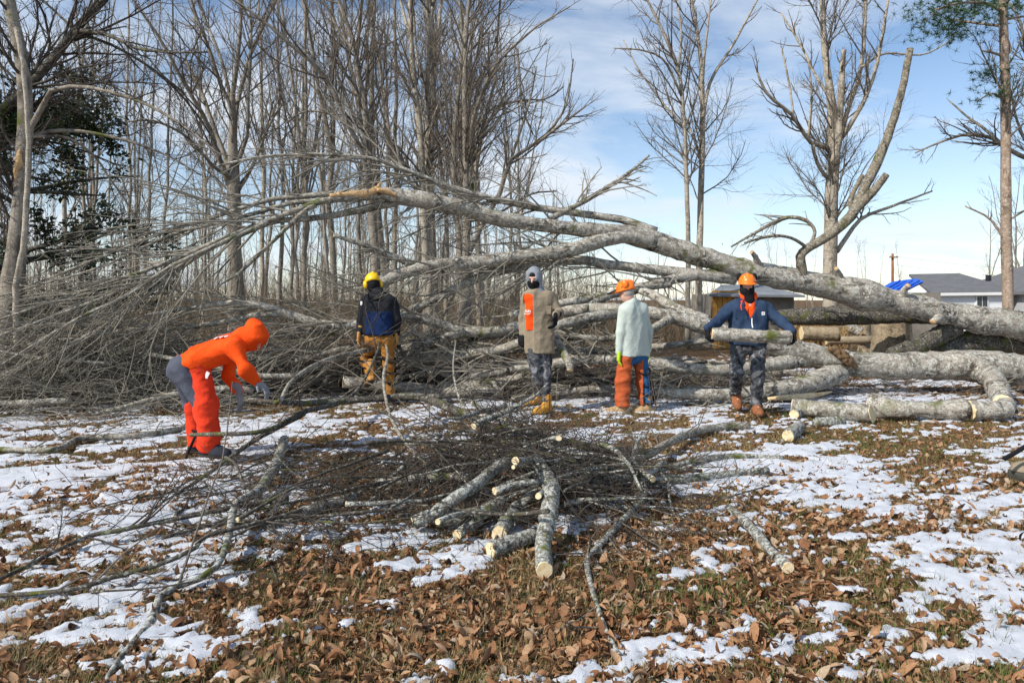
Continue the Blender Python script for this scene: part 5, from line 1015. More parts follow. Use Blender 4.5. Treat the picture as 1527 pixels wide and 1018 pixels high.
M_DNAVY = cloth('blue_jacket', (.030, .052, .098), .25); M_WHITE = cloth('white_print', (.85, .85, .85), .03); M_GREYG = cloth('grey_knit', (.24, .24, .25)); M_YBOOT = simple('wheat_boot', (.62, .30, .045), .75, .18, 25, .3); M_RBOOT = simple('brown_boot', (.27, .105, .045), .7, .25, 25, .3); M_STRAP = cloth('strap', (.014, .014, .016)); M_LIME = cloth('lime_glove', (.45, .62, .03)); M_GREYH = simple('grey_hair', (.35, .33, .3), .8, .2, 60)
def camo():
    m, t, b = mat_base('grey_camouflage', .9, .1); p = objpos(t); n = noise(t, 9, 3, .6, p, .8); n2 = noise(t, 15, 3, .6, p, .5)
    c = ramp(t, n.outputs[0], [(.40, (.028, .030, .034)), (.47, (.085, .088, .095)), (.56, (.10, .102, .11)), (.62, (.25, .255, .27))]).outputs[0]; c = mixc(t, ramp(t, n2.outputs[0], [(.58, (0, 0, 0)), (.62, (1, 1, 1))]).outputs[0], c, (.03, .032, .036)); t.links.new(c, b.inputs['Base Color']); return m
M_CAMO = camo()
def mesh_visor():
    m, t, b = mat_base('visor_mesh', .6, .3); b.inputs['Base Color'].default_value = (.02, .02, .022, 1); tr = N(t, 'ShaderNodeBsdfTransparent'); mx = N(t, 'ShaderNodeMixShader'); mx.inputs[0].default_value = .62
    t.links.new(tr.outputs[0], mx.inputs[1]); t.links.new(b.outputs[0], mx.inputs[2]); t.links.new(mx.outputs[0], t.nodes['Material Output'].inputs[0]); return m
M_VISOR = mesh_visor()
A3 = np.array
def person(label, loc): return thing('person', label, 'person', loc)
def onchest(f, pt, n, D=.25):
    """walk from outside along -n to the garment surface"""
    n = unit(A3(n, float)); ts = np.linspace(D, -D, 400); X = pt + n * ts[:, None]; v = f(X); k = np.argmax(v < 0); return X[k]

def worker_bending():
    D = 6.42; p = lambda x, y, d=0: P(x, y, D + d)
    J = dict(head=p(377, 503), face=(.72, -.12, -.7), hup=(.66, -.1, .72), neck=p(362, 506), shL=p(347, 512, .20), shR=p(349, 516, -.17), elL=p(340, 560, .22), wrL=p(357, 584, .12), elR=p(367, 552, -.24), wrR=p(383, 569, -.14),
        hipL=p(274, 547, .11), hipR=p(275, 549, -.11), knL=p(290, 605, .20), anL=p(296, 664, .18), knR=p(308, 608, -.10), anR=p(311, 669, -.12), toeL=(.95, -.1, 0), toeR=(.95, -.25, 0), hdL=(.3, 0, -1), hdR=(.8, -.1, -.5), chest=(.35, 0, -.9))
    J['pelv'] = (p(272, 550, .06), p(272, 550, -.06))
    t = person('person in orange hooded jacket and red chaps bending over branches', (float(p(305, 0)[0]), D, 0)); body_mesh(t, J, M_SKIN)
    fj = f_jacket(J, p(280, 539), 1.0, 1.05, 3, .017, hemn=(-.4, 0, -.92)); j = garment(t, 'jacket', fj, jpts(J, ARMS), .24, .0125, M_ORANGE)
    hd = J['head']; fd = unit(A3(J['face'])); ud = unit(A3(J['hup'])); ud = unit(ud - (ud @ fd) * fd); sd = np.cross(fd, ud); R = np.stack([sd, fd, ud], 1)
    def fh(X):
        g = smins([el(X, hd + ud * .015, (.118, .135, .145), R), rc(X, hd - fd * .03 - ud * .03, J['neck'], .105, .11), el(X, hd - fd * .07 + ud * .10, (.06, .07, .05), R)], .06); return np.maximum(g - fold(X, .018, 16, 9), -el(X, hd + fd * .165 - ud * .01, (.085, .075, .105), R))
    garment(j, 'hood', fh, [hd, J['neck']], .2, .0105, M_ORANGE)
    fp = f_pants(J, 1.02, 4); pt = garment(t, 'trousers', fp, jpts(J, LEGS) + list(J['pelv']), .18, .0125, M_GREYJ)
    def fc(X, q, k):
        g = smin(rc(X, lerp(J['hip' + q], J['kn' + q], .02) + A3([.135, 0, .02]), J['kn' + q], .106, .110), rc(X, J['kn' + q], J['an' + q] + A3([0, 0, .03]), .110, .104), .05) - fold(X, .022, 13, k + 3, (.7, .5, 1)) - fold(X, .008, 30, k); L = lerp(J['hip' + q], J['an' + q], .5)
        side = half(X, p(292, 600, -.1) if q == 'R' else p(281, 600, .2), (1, -.3 if q == 'R' else 0.1, 0)); return np.maximum(np.maximum(g, -side), -(X[:, 2] - .13))
    garment(t, 'chaps', lambda X: np.minimum(fc(X, 'R', 1), fc(X, 'L', 5)), jpts(J, LEGS), .2, .0115, M_REDCH)
    boot(t, J['anR'] + A3([0, 0, .02]), J['toeR'], cloth('dark_boot', (.035, .038, .048)), M_SOLE); boot(t, J['anL'] + A3([0, 0, .02]), J['toeL'], MATS['dark_boot'], M_SOLE)
    hand(t, J['wrR'], J['elR'], (.75, -.1, -.6), (-.5, 0, -.8), M_GREYG, curl=.7, sc=1.12); hand(t, J['wrL'], J['elL'], (.15, 0, -1), (-.9, 0, -.2), M_GREYG, curl=.5, side=-1, sc=1.15)
    trims(t, 'strap', [[p(291, 600, -.02), p(294, 640, .0), p(289, 655, .02), p(280, 676, .05), p(275, 692, .06)], [p(280, 605, .1), p(284, 636, .12), p(292, 646, .05)]], .013, M_STRAP)
    mb = MB(); c = onchest(fj, p(329, 557, -.1), (0, -1, 0)); 
    c = onchest(lambda X: fc(X, 'R', 1), p(311, 558, -.12), (.2, -1, 0)); mb.box(c - np.array(t.location) + A3([0, -.008, 0]), (.016, .004, .03), R=[[.9, 0, .43], [0, 1, 0], [-.43, 0, .9]]); link('label_patch', mb.build('label_patch', M_WHITE, False), t)
    cs = [onchest(fj, p(x, y, d), (-.1, -.25, 1)) for x, y, d in ((325, 503, -.05), (333, 501, -.05), (340, 499, -.05))]; mb = MB()
    for c in cs: mb.box(c - np.array(t.location), (.018, .05, .005), R=[[.9, 0, -.4], [0, 1, 0], [.4, 0, .9]])
    link('back_print', mb.build('back_print', M_WHITE, False), t)
worker_bending()

def worker_yellow():
    D = 9.95; p = lambda x, y, d=0: P(x, y, D + d)
    J = dict(head=p(556, 424), face=(-.42, .85, -.3), hup=(-.18, .25, .95), neck=p(562, 438), shL=p(545, 449), shR=p(584, 449), elL=p(539, 477, -.02), wrL=p(536, 496, -.05), elR=p(592, 477), wrR=p(591, 497, .05),
        hipL=p(553, 507), hipR=p(577, 507), knL=p(545, 536, .25), anL=p(553, 562, .02), knR=p(579, 547, .02), anR=p(582, 590, 0), toeL=(-.45, .75, -.35), toeR=(.1, .95, 0), hdL=(-.1, 0, -1), hdR=(.1, .1, -1), chest=(0, 1, 0))
    t = person('person in yellow helmet and brown trousers seen from behind among the branches', (float(J['anR'][0]), D, 0)); body_mesh(t, J, M_SKIN)
    fj = f_jacket(J, p(565, 499), 1.08, 1.12, 13, .012); j = garment(t, 'jacket', fj, jpts(J, ARMS), .22, .0125, cloth('black_jacket', (.020, .021, .025)))
    sc = lerp(J['shL'], J['shR'], .5); fp2 = lambda X: np.maximum(np.maximum(np.maximum(fj(X) - .005, -(-(X[:, 2] - p(0, 464)[2]))), X[:, 1] - (D - .03)), np.abs(X[:, 0] - p(567, 0)[0]) - .19); garment(j, 'back_panel', fp2, [p(545, 465), p(590, 500)], .2, .011, M_NAVY)
    garment(j, 'hood', lambda X: np.minimum(smins([el(X, p(562, 441, -.08), (.115, .075, .07)), el(X, p(563, 434, -.03), (.09, .09, .07))], .04) - fold(X, .008, 20, 4), 9), [p(562, 440)], .2, .011, MATS['black_jacket'])
    garment(t, 'trousers', f_pants(J, 1.06, 14, .012), jpts(J, LEGS), .2, .0125, M_DUCK)
    for q, td, up in (('L', J['toeL'], (-.1, .45, .9)), ('R', J['toeR'], None)): boot(t, J['an' + q], td, M_TANB, M_SOLE, up=up, h_sh=.22)
    hand(t, J['wrL'], J['elL'], J['hdL'], (1, 0, 0), M_TANB, curl=.55, sc=1.25); hand(t, J['wrR'], J['elR'], J['hdR'], (-1, 0, 0), M_TANB, curl=.55, side=-1, sc=1.2)
    hd = J['head']; garment(t, 'balaclava', lambda X: smin(el(X, hd + A3([.01, -.01, 0]), (.095, .105, .11)), rc(X, hd, J['neck'], .075, .08), .03), [hd, J['neck']], .16, .0105, M_BLACK)
    helmet(t, J, M_YEL, M_YEL, 'down', M_VISOR, .25)
    st = []
    for a, b, q in (('kn', 'an', .15), ('kn', 'an', .55), ('hip', 'kn', .75)):
        for s in 'LR':
            c = lerp(J[a + s], J[b + s], q); r = .098 if a == 'kn' and q < .4 else .09 if a == 'kn' else .105; th_ = np.linspace(0, 2 * math.pi, 13); st.append(np.stack([c[0] + np.cos(th_) * r, c[1] + np.sin(th_) * r, c[2] + .03 * np.sin(th_ * 2)], 1))
    trims(t, 'chap_strap', st, .012, M_STRAP, n=24)
    mb = MB(); c = onchest(fj, p(541, 452, -.05), (-.5, -.9, 0)); mb.box(c - np.array(t.location), (.022, .005, .028)); link('arm_badge', mb.build('arm_badge', M_WHITE, False), t)
worker_yellow()

def worker_tan():
    D = 9.08; p = lambda x, y, d=0: P(x, y, D + d)
    J = dict(head=p(796, 417), face=(-.25, -.95, -.05), hup=(0, -.05, 1), neck=p(800, 434), shL=p(786, 444, -.04), shR=p(821, 444, .03), elL=p(783, 474, .04), wrL=p(779, 497, .0), elR=p(834, 467, -.02), wrR=p(829, 469, -.20),
        hipL=p(795, 524, -.03), hipR=p(815, 524, .03), knL=p(801, 565, -.04), anL=p(803, 593, .28), knR=p(813, 568, 0), anR=p(816, 606, .0), toeL=(-.85, -.5, 0), toeR=(-.8, -.6, 0), hdL=(-.2, -.2, -1), hdR=(-.1, -.25, -1), chest=(-.35, -.9, 0))
    J['elL'] = p(780, 474, .06)
    t = person('person in tan jacket and grey hood with black mask and orange shirt', (float(J['anR'][0]), D, 0)); body_mesh(t, J, M_SKIN)
    fj = f_jacket(J, p(805, 527), 1.02, 1.05, 23, .012); nch = unit(A3([-.42, -.9, 0])); cf = onchest(fj, p(793, 470), nch)
    op = lambda X: np.maximum(np.abs((X - cf) @ unit(A3([.9, -.42, 0]))) - (.062 + .02 * (p(0, 440)[2] - X[:, 2])), -half(X, cf - nch * .045, nch))
    fj2 = lambda X: np.maximum(fj(X), -np.maximum(op(X), -(X[:, 2] - p(0, 530)[2]))); j = garment(t, 'jacket', fj2, jpts(J, ARMS), .22, .0115, M_KHAKI)
    fs = lambda X: np.maximum(np.maximum(fj(X) + .015, np.abs((X - cf) @ unit(A3([.9, -.42, 0]))) - .10), -(X[:, 2] - p(0, 492)[2])); sh = garment(t, 'shirt', fs, [cf + A3([0, 0, .25]), cf - A3([0, 0, .25])], .18, .010, M_ORANGE)
    lin = lambda X: np.maximum(np.maximum(fj(X) + .010, np.abs((X - cf) @ unit(A3([.9, -.42, 0])) + .075) - .02), -(X[:, 2] - p(0, 505)[2])); garment(j, 'plaid_lining', lin, [cf + A3([0, 0, .22]), cf - A3([0, 0, .3])], .16, .010, cloth('dark_red_lining', (.13, .02, .02)))
    hd = J['head']; fd = unit(A3(J['face'])); ud = A3([0, 0, 1.]); fd = unit(fd - fd[2] * ud); sd = np.cross(fd, ud); R = np.stack([sd, fd, ud], 1)
    fh = lambda X: np.maximum(smins([el(X, hd + ud * .035 - fd * .02, (.115, .13, .15), R), rc(X, hd - ud * .08 - fd * .05, J['neck'] - ud * .03 - fd * .03, .10, .115)], .05) - fold(X, .007, 18, 5), -rc(X, hd + fd * .16 + ud * .05, hd + fd * .15 - ud * .12, .085, .07))
    garment(t, 'hood', fh, [hd, J['neck']], .2, .010, M_HOOD)
    garment(t, 'beanie', lambda X: np.maximum(el(X, hd + ud * .045 - fd * .01, (.092, .108, .10), R), -half(X, hd + ud * .036, ud)), [hd], .18, .009, M_BLACK)
    garment(t, 'face_mask', lambda X: np.maximum(smins([el(X, hd - ud * .035 + fd * .018, (.084, .094, .085), R), rc(X, hd - ud * .06 + fd * .01, J['neck'], .07, .07)], .03), half(X, hd - ud * .014, ud)), [hd, J['neck']], .16, .009, M_BLACK)
    garment(t, 'trousers', f_pants(J, .92, 24, .009, .066), jpts(J, LEGS), .2, .0125, M_CAMO)
    boot(t, J['anL'], J['toeL'], M_YBOOT, M_SOLE); boot(t, J['anR'], J['toeR'], M_YBOOT, M_SOLE, L=.29)
    hand(t, J['wrR'], J['elR'], J['hdR'], (-1, .2, 0), M_BLACK, curl=1.0, sc=1.3); hand(t, J['wrL'], J['elL'], J['hdL'], (.5, .5, 0), M_BLACK, curl=.8, side=-1, sc=1.15)
    def eyes():
        mb = MB()
        for q in (-1, 1):
            c = hd + fd * .088 + ud * .008 + sd * .031 * q; mb.box(c - np.array(t.location), (.013, .004, .005), R=R)
        link('eyes', mb.build('eyes', simple('eye', (.05, .035, .03), .3, .1, 5)), t)
    eyes(); mb = MB(); rg = np.random.default_rng(3)
    for k, (x_, z_, w_, h_) in enumerate(((-.05, .06, .004, .016), (-.036, .066, .010, .004), (-.036, .05, .010, .004), (-.016, .058, .004, .015), (-.004, .045, .010, .004), (.012, .06, .004, .016), (.024, .06, .009, .004), (.036, .052, .004, .014), (-.04, .022, .016, .004), (-.01, .020, .010, .004), (.02, .024, .014, .004))):
        c = onchest(fs, cf + A3([.9, -.42, 0]) * x_ + A3([0, 0, z_]), nch); mb.box(c - np.array(t.location), (w_, .004, h_), R=np.stack([unit(A3([.9, -.42, 0])), -nch, A3([0, 0, 1.])], 1))
    link('shirt_print', mb.build('shirt_print', M_WHITE, False), t)
    c = onchest(fj, p(814, 457), (.15, -1, 0)); mb = MB(); mb.box(c - np.array(t.location), (.05, .007, .012)); mb.box(c - np.array(t.location) - A3([0, -.001, .055]), (.047, .006, .042)); link('chest_pocket', mb.build('chest_pocket', M_KHAKI, False), t)
worker_tan()

def worker_sage():
    D = 9.25; p = lambda x, y, d=0: P(x, y, D + d)
    J = dict(head=p(934, 437), face=(-.78, .55, -.35), hup=(-.2, .1, .97), neck=p(943, 451), shL=p(931, 463, -.10), shR=p(958, 462, .12), elL=p(926, 496, -.12), wrL=p(923, 525, -.13), elR=p(966, 495, .2), wrR=p(966, 522, .24),
        hipL=p(934, 530, -.06), hipR=p(955, 530, .06), knL=p(929, 570, -.05), anL=p(929, 608, -.04), knR=p(960, 570, .05), anR=p(966, 607, .03), toeL=(-.92, .1, 0), toeR=(-.9, -.2, 0), hdL=(0, 0, -1), hdR=(.1, .1, -1), chest=(-.8, .5, 0))
    t = person('person in pale sage shirt, orange helmet and rust chaps looking down', (float(J['anL'][0]), D, 0)); body_mesh(t, J, M_SKIN)
    fj = f_jacket(J, p(945, 531), 1.10, 1.08, 33, .010, .5); j = garment(t, 'shirt', fj, jpts(J, ARMS), .24, .0115, M_SAGE)
    garment(j, 'collar', lambda X: np.maximum(rc(X, J['neck'] - A3([0, 0, .02]), J['neck'] + A3([-.012, 0, .035]), .078, .070), -rc(X, J['neck'] + A3([0, 0, .01]), J['neck'] + A3([-.02, 0, .12]), .06, .06)), [J['neck']], .14, .009, M_SAGE)
    fp = f_pants(J, 1.0, 34, .010); garment(t, 'jeans', fp, jpts(J, LEGS), .2, .0125, M_BLUE)
    def fc(X):
        g = np.full(len(X), 9.)
        for q, n in (('L', (-1, -.5, 0)), ('R', (-1, -.25, 0))):
            leg = smin(rc(X, J['hip' + q], J['kn' + q], .116, .106), rc(X, J['kn' + q], J['an' + q], .106, .112), .04) - fold(X, .020, 14, 6, (.6, .6, 1)); pl = lerp(J['hip' + q], J['kn' + q], .5) + A3([.045 if q == 'L' else -.025, 0, 0]); g = np.minimum(g, np.maximum(leg, -half(X, pl + A3([.0, 0, 0]), n)))
        return np.maximum(g, -(X[:, 2] - .10))
    garment(t, 'chaps', fc, jpts(J, LEGS), .2, .011, M_RUST)
    st = []
    for s in 'R':
        for a, b, q in (('hip', 'kn', .55), ('kn', 'an', .0), ('kn', 'an', .35), ('kn', 'an', .7)):
            c = lerp(J[a + s], J[b + s], q); r = .108 if a == 'hip' else .096; th_ = np.linspace(-2.2, 1.2, 13); st.append(np.stack([c[0] + np.cos(th_) * r, c[1] + np.sin(th_) * r, c[2] + .05 * np.sin(th_ * 1.3)], 1))
    st.append([p(968, 550, -.05), p(975, 580, -.04), p(978, 605, -.03), p(977, 616, -.02)]); trims(t, 'chap_strap', st, .011, M_STRAP, n=20)
    boot(t, J['anL'], J['toeL'], simple('sand_boot', (.44, .30, .16), .8, .2, 20, .3), M_SOLE, L=.29); boot(t, J['anR'], J['toeR'], MATS['sand_boot'], M_SOLE, L=.29)
    hand(t, J['wrL'], J['elL'], (-.05, 0, -1), (1, 0, 0), M_LIME, curl=.6, sc=1.12); hand(t, J['wrR'], J['elR'], J['hdR'], (-1, 0, 0), M_LIME, curl=.6, side=-1)
    hd = J['head']; garment(t, 'hair', lambda X: np.maximum(el(X, hd + A3([.014, -.01, .012]), (.09, .088, .09)), half(X, hd + A3([0, 0, -.03]), (-.75, .5, -.1)) + .015), [hd], .14, .010, M_GREYH)
    helmet(t, J, M_ORP, M_ORP, 'up', M_VISOR, -.15)
worker_sage()

def worker_carrier():
    D = 9.0; p = lambda x, y, d=0: P(x, y, D + d)
    J = dict(head=p(1114, 427), face=(-.18, -.93, -.28), hup=(0, -.1, 1), neck=p(1116, 445), shL=p(1090, 460), shR=p(1142, 460), elL=p(1069, 480, -.12), wrL=p(1056, 489, -.43), elR=p(1164, 479, -.12), wrR=p(1182, 494, -.43),
        hipL=p(1101, 516), hipR=p(1130, 516), knL=p(1098, 556, -.02), anL=p(1097, 589, .35), knR=p(1130, 560, -.14), anR=p(1127, 607, -.05), toeL=(-.05, -.85, -.5), toeR=(-.05, -1, 0), hdL=(.2, -.3, -.9), hdR=(-.2, -.3, -.9), chest=(0, -1, 0))
    t = person('person in navy jacket and orange helmet carrying a lichen-covered log', (float(J['anR'][0]), D, 0)); body_mesh(t, J, M_SKIN)
    fj = f_jacket(J, p(1115, 514), 1.15, 1.18, 43, .011, .6); sc = lerp(J['shL'], J['shR'], .5)
    vneck = lambda X: np.maximum(np.abs(X[:, 0] - p(1115, 0)[0]) - .55 * (X[:, 2] - p(0, 474)[2]), X[:, 1] - (D - .03))
    fj2 = lambda X: np.maximum(fj(X), -np.maximum(vneck(X), -(X[:, 2] - p(0, 476)[2]))); j = garment(t, 'jacket', fj2, jpts(J, ARMS), .24, .0115, M_DNAVY)
    garment(j, 'collar', lambda X: np.maximum(np.maximum(smins([rc(X, J['neck'] + A3([-.085, .02, .03]), J['neck'] + A3([.085, .02, .03]), .03, .03), rc(X, sc + A3([-.09, -.05, .045]), J['neck'] + A3([-.085, .02, .03]), .035, .03), rc(X, sc + A3([.09, -.05, .045]), J['neck'] + A3([.085, .02, .03]), .035, .03)], .02), -9), -9), [sc, J['neck']], .2, .009, M_DNAVY)
    garment(t, 'hooded_sweatshirt', lambda X: np.minimum(np.maximum(fj(X) + .02, -(X[:, 2] - p(0, 480)[2])), smins([rc(X, J['neck'] + A3([-.07, -.02, .02]), J['neck'] + A3([.075, -.02, .02]), .034, .034), rc(X, J['neck'] + A3([.08, .02, .05]), sc + A3([.02, -.07, -.02]), .04, .03), rc(X, J['neck'] + A3([-.08, .02, .04]), sc + A3([-.02, -.07, -.02]), .036, .03)], .03)), [sc - A3([.1, .15, .2]), J['neck'] + A3([.12, .05, .1])], .1, .010, M_ORANGE)
    trims(t, 'drawstring', [[p(1107, 448, -.16), p(1105, 456, -.20), p(1106, 463, -.21)]], .007, M_ORANGE)
    hd = J['head']; fd = unit(A3(J['face'])); ud = A3([0, 0, 1.]); fh = unit(fd - fd[2] * ud); sd = np.cross(fh, ud); R = np.stack([sd, fh, ud], 1)
    garment(t, 'face_mask', lambda X: np.maximum(smins([el(X, hd - ud * .03 + fh * .014, (.09, .10, .095), R), rc(X, hd - ud * .06, J['neck'] - ud * .01, .085, .085)], .03), half(X, hd - ud * .004 + fh * 0, ud * 1 + fh * .25)), [hd, J['neck']], .16, .009, M_BLACK)
    garment(t, 'balaclava', lambda X: np.maximum(el(X, hd + ud * .01 - fh * .012, (.090, .104, .115), R), half(X, hd + fh * .045, fh)), [hd], .16, .0095, M_BLACK)
    helmet(t, J, M_ORP, M_BLACK, 'up', M_VISOR, .1, -1.1)
    garment(t, 'trousers', f_pants(J, 1.08, 44, .013, .075), jpts(J, LEGS), .2, .0125, M_CAMO)
    boot(t, J['anL'], J['toeL'], M_RBOOT, M_SOLE, up=(0, -.5, .85)); boot(t, J['anR'], J['toeR'], M_RBOOT, M_SOLE)
    hand(t, J['wrL'], J['elL'], (-.12, -.12, -.98), (1, 0, 0), M_BLACK, curl=1.15, sc=1.2, side=1); hand(t, J['wrR'], J['elR'], (.1, -.12, -.98), (-1, 0, 0), M_BLACK, curl=1.15, side=-1, sc=1.2)
    mb = MB(); tl = np.array(t.location); c = onchest(fj, p(1133, 467), (0, -1, 0)); mb.box(c - tl, (.020, .004, .022)); pa = link('label_patch', mb.build('label_patch', M_WHITE, False), t)
    th_ = np.linspace(.7, 5.6, 12); trims(t, 'patch_mark', [np.stack([c[0] + np.cos(th_) * .010, np.full(12, c[1] - .006), c[2] + np.sin(th_) * .011], 1)], .0025, M_GREYG)
    mb = MB()
    for x in (1098, 1132):
        c = onchest(fj, p(x, 462), (0, -1, 0)); mb.box(c - tl, (.058, .006, .010)); mb.box(c - tl - A3([0, -.002, .06]), (.054, .005, .048))
    link('chest_pocket', mb.build('chest_pocket', M_DNAVY, False), t)
    trims(t, 'zip', [[onchest(fj, p(1116, y), (0, -1, 0)) for y in (474, 478, 483, 488)]], .008, M_WHITE)
    me, base, s = tube_mesh('carried_log', px_pts([(1061, 498, 10.5, D - .44), (1090, 499, 10.5, D - .45), (1140, 502, 10.5, D - .45), (1177, 503, 10.5, D - .44)]), M_TRUNK, 24, 16, .05, 8); o = link('log', me, None, 'lichen-covered log held level in both hands by the navy-jacketed worker', 'log', loc=base)
    for e in (0, 1): end_disc(o, base, s, e, M_SAWN)
worker_carrier()
# ------------------------------------------------------------------ houses, shed, pole, stumps, bag
M_ROOF = simple('grey_shingle', (.15, .15, .155), .9, .2, 3, .4); M_WALL = simple('white_siding', (.78, .80, .83), .7, .04, 2); M_TRIM = simple('white_trim', (.82, .82, .80), .6, .03, 2); M_TARP = simple('blue_tarp', (.012, .12, .62), .5, .2, 1.5, .3, .3)
M_GLASS = simple('window_glass', (.05, .06, .07), .12, .2, 2, 0, .6); M_OCHRE = simple('ochre_boards', (.50, .26, .065), .85, .2, 4); M_STUMP = bark('stump_bark', (.30, .235, .155), (.11, .085, .058), (.42, .36, .26), .3, 1.2)
def house():
    x0, y0 = (1384 - CX) / FPX * 34, 33.0; x1 = (1506 - CX) / FPX * 33; ez = 1.88; gz = float(ground_z(x1, 33)) - .1; t = thing('house', 'white house with grey shingle roof behind the pine', 'house', (x0, y0, gz)); L = np.array(t.location)
    xe = x1 + 9; mb = MB(); mb.box(A3([(x0 + x1) / 2, y0 + 3.5, (gz + ez) / 2]) - L, ((x1 - x0) / 2, 3.5, (ez - gz) / 2)); w = link('wall', mb.build('wall', M_WALL, False), t)
    n = 9
    for i in range(n):                                                   # lapped boards
        z = gz + (i + .5) * (ez - gz) / n; mb = MB(); mb.box(A3([(x0 + x1) / 2, y0 - .012, z]) - L, ((x1 - x0) / 2 + .01, .014, (ez - gz) / n / 2 - .012)); link('siding_board', mb.build('siding_board', M_WALL, False), w)
    rz = ez + 1.0; ry = y0 + 4.2
    V = A3([[x0 - .6, y0 - .22, ez - .05], [x1 + .3, y0 - .22, ez - .05 + .1], [x1 + .3, ry, rz + .05], [x0 + .9, ry, rz], [x0 - .6, y0 - .22, ez - .17], [x1 + .3, y0 - .22, ez - .07], [x1 + .3, ry, rz - .1], [x0 + .9, ry, rz - .12]]) - L
    q = [[0, 1, 2, 3], [4, 7, 6, 5], [0, 4, 5, 1], [1, 5, 6, 2], [2, 6, 7, 3], [3, 7, 4, 0]]; rf = link('roof', mesh_np('roof', V, q, None, M_ROOF, False), t)
    mb = MB(); mb.box(A3([(x0 + x1) / 2 - .15, y0 - .25, ez - .11]) - L, ((x1 - x0) / 2 + .5, .02, .07), R=[[1, 0, 0], [0, 1, 0], [0.012, 0, 1]]); link('fascia', mb.build('fascia', M_TRIM, False), rf)
    c = A3([(1478 - CX) / FPX * 35, y0 + 2.2, ez + .72]) - L; mb = MB(); mb.box(c, (.09, .09, .16)); link('vent', mb.build('vent', simple('dark_metal', (.03, .03, .035), .5), False), rf)
    cx_, cz = (1463 - CX) / FPX * 33, CAMH - (453 - HY) / FPX * 33; mb = MB(); mb.box(A3([cx_, y0 - .05, cz]) - L, (.30, .03, .42)); wi = link('window', mb.build('window', M_TRIM, False), t)
    for dx in (-.13, .13): mb = MB(); mb.box(A3([cx_ + dx, y0 - .085, cz]) - L, (.11, .008, .36)); link('pane', mb.build('pane', M_GLASS, False), wi)
    # gabled wing to the right
    w = thing('house_wing', 'grey gabled wing at the right end of the white house', 'house', (x1 + .35, 31.5, gz)); L = np.array(w.location); mb = MB(); xa, xb, ya, yb = x1 + .35, xe, 31.5, 38.; V = A3([[xa, ya, gz], [xb, ya, gz], [xb, ya, ez], [(xa + xb) / 2, ya, ez + 1.35], [xa, ya, ez], [xa, yb, gz], [xb, yb, gz], [xb, yb, ez], [(xa + xb) / 2, yb, ez + 1.35], [xa, yb, ez]]) - L
    mb.add(V, [[0, 1, 2, 4], [5, 9, 7, 6], [0, 4, 9, 5], [1, 6, 7, 2]], [[4, 2, 3], [9, 8, 7]]); link('wall', mb.build('wall', simple('grey_siding', (.42, .43, .44), .8, .1, 2), False), w)
    xm = (xa + xb) / 2
    for s, xx in ((-1, xa - .4), (1, xb + .4)):
        V = A3([[xx, ya - .4, ez - .14], [xm, ya - .4, ez + 1.47], [xm, yb, ez + 1.47], [xx, yb, ez - .14]]); V = np.vstack([V, V + A3([0, 0, .12])]) - L; q = [[0, 1, 2, 3], [4, 7, 6, 5], [0, 4, 5, 1], [1, 5, 6, 2], [2, 6, 7, 3], [3, 7, 4, 0]]; r_ = link('roof', mesh_np('roof', V, q, None, M_ROOF, False), w)
        V2 = A3([[xx, ya - .43, ez - .2], [xm, ya - .43, ez + 1.41], [xm, ya - .43, ez + 1.6], [xx, ya - .43, ez - .01]]); V2 = np.vstack([V2, V2 + A3([0, .025, 0])]) - L; link('barge_board', mesh_np('barge_board', V2, [[0, 1, 2, 3], [4, 7, 6, 5], [0, 4, 5, 1], [3, 2, 6, 7]], None, M_TRIM, False), r_)
house()
def shed_roof():
    D = 30.; g = P(1345, 430, D); t = thing('shed', 'low building roofed with a bright blue tarp beside the white house', 'shed', (g[0], D, float(ground_z(g[0], D)))); L = np.array(t.location)
    V = A3([P(1311, 431, D), P(1334, 441, D - 1.5), P(1378, 419, D - .5), P(1365, 415, D + 1.5), P(1330, 420, D + 1.5)]); V = np.vstack([V, V - A3([0, 0, .06])]) - L; r = link('roof', mesh_np('roof', V, [[5, 9, 8, 7][:4]], [[0, 1, 4], [1, 2, 3], [1, 3, 4], [5, 7, 6]], M_TARP, False), t)
    for k in range(4):
        a = lerp(P(1318, 433.5, D - .4), P(1334, 441, D - 1.5), k / 3.5); b = lerp(P(1342, 418.5, D + 1.3), P(1376, 419, D - .4), k / 3.5); V, Q, T = tubes(A3([np.linspace(a, b, 6)]) - L + A3([0, 0, .02]), np.full((1, 6), .03), 6, True); mb = MB(); mb.add(V, Q, T); link('tarp_fold', mb.build('tarp_fold', M_TARP), r)
    mb = MB(); z0 = float(ground_z(g[0], D)); mb.box(A3([g[0], D, (z0 + g[2] - .2) / 2]) - L, (.95, 1.2, (g[2] - .2 - z0) / 2)); link('wall', mb.build('wall', simple('weathered_board', (.26, .23, .19), .9, .2, 4), False), t)
shed_roof()
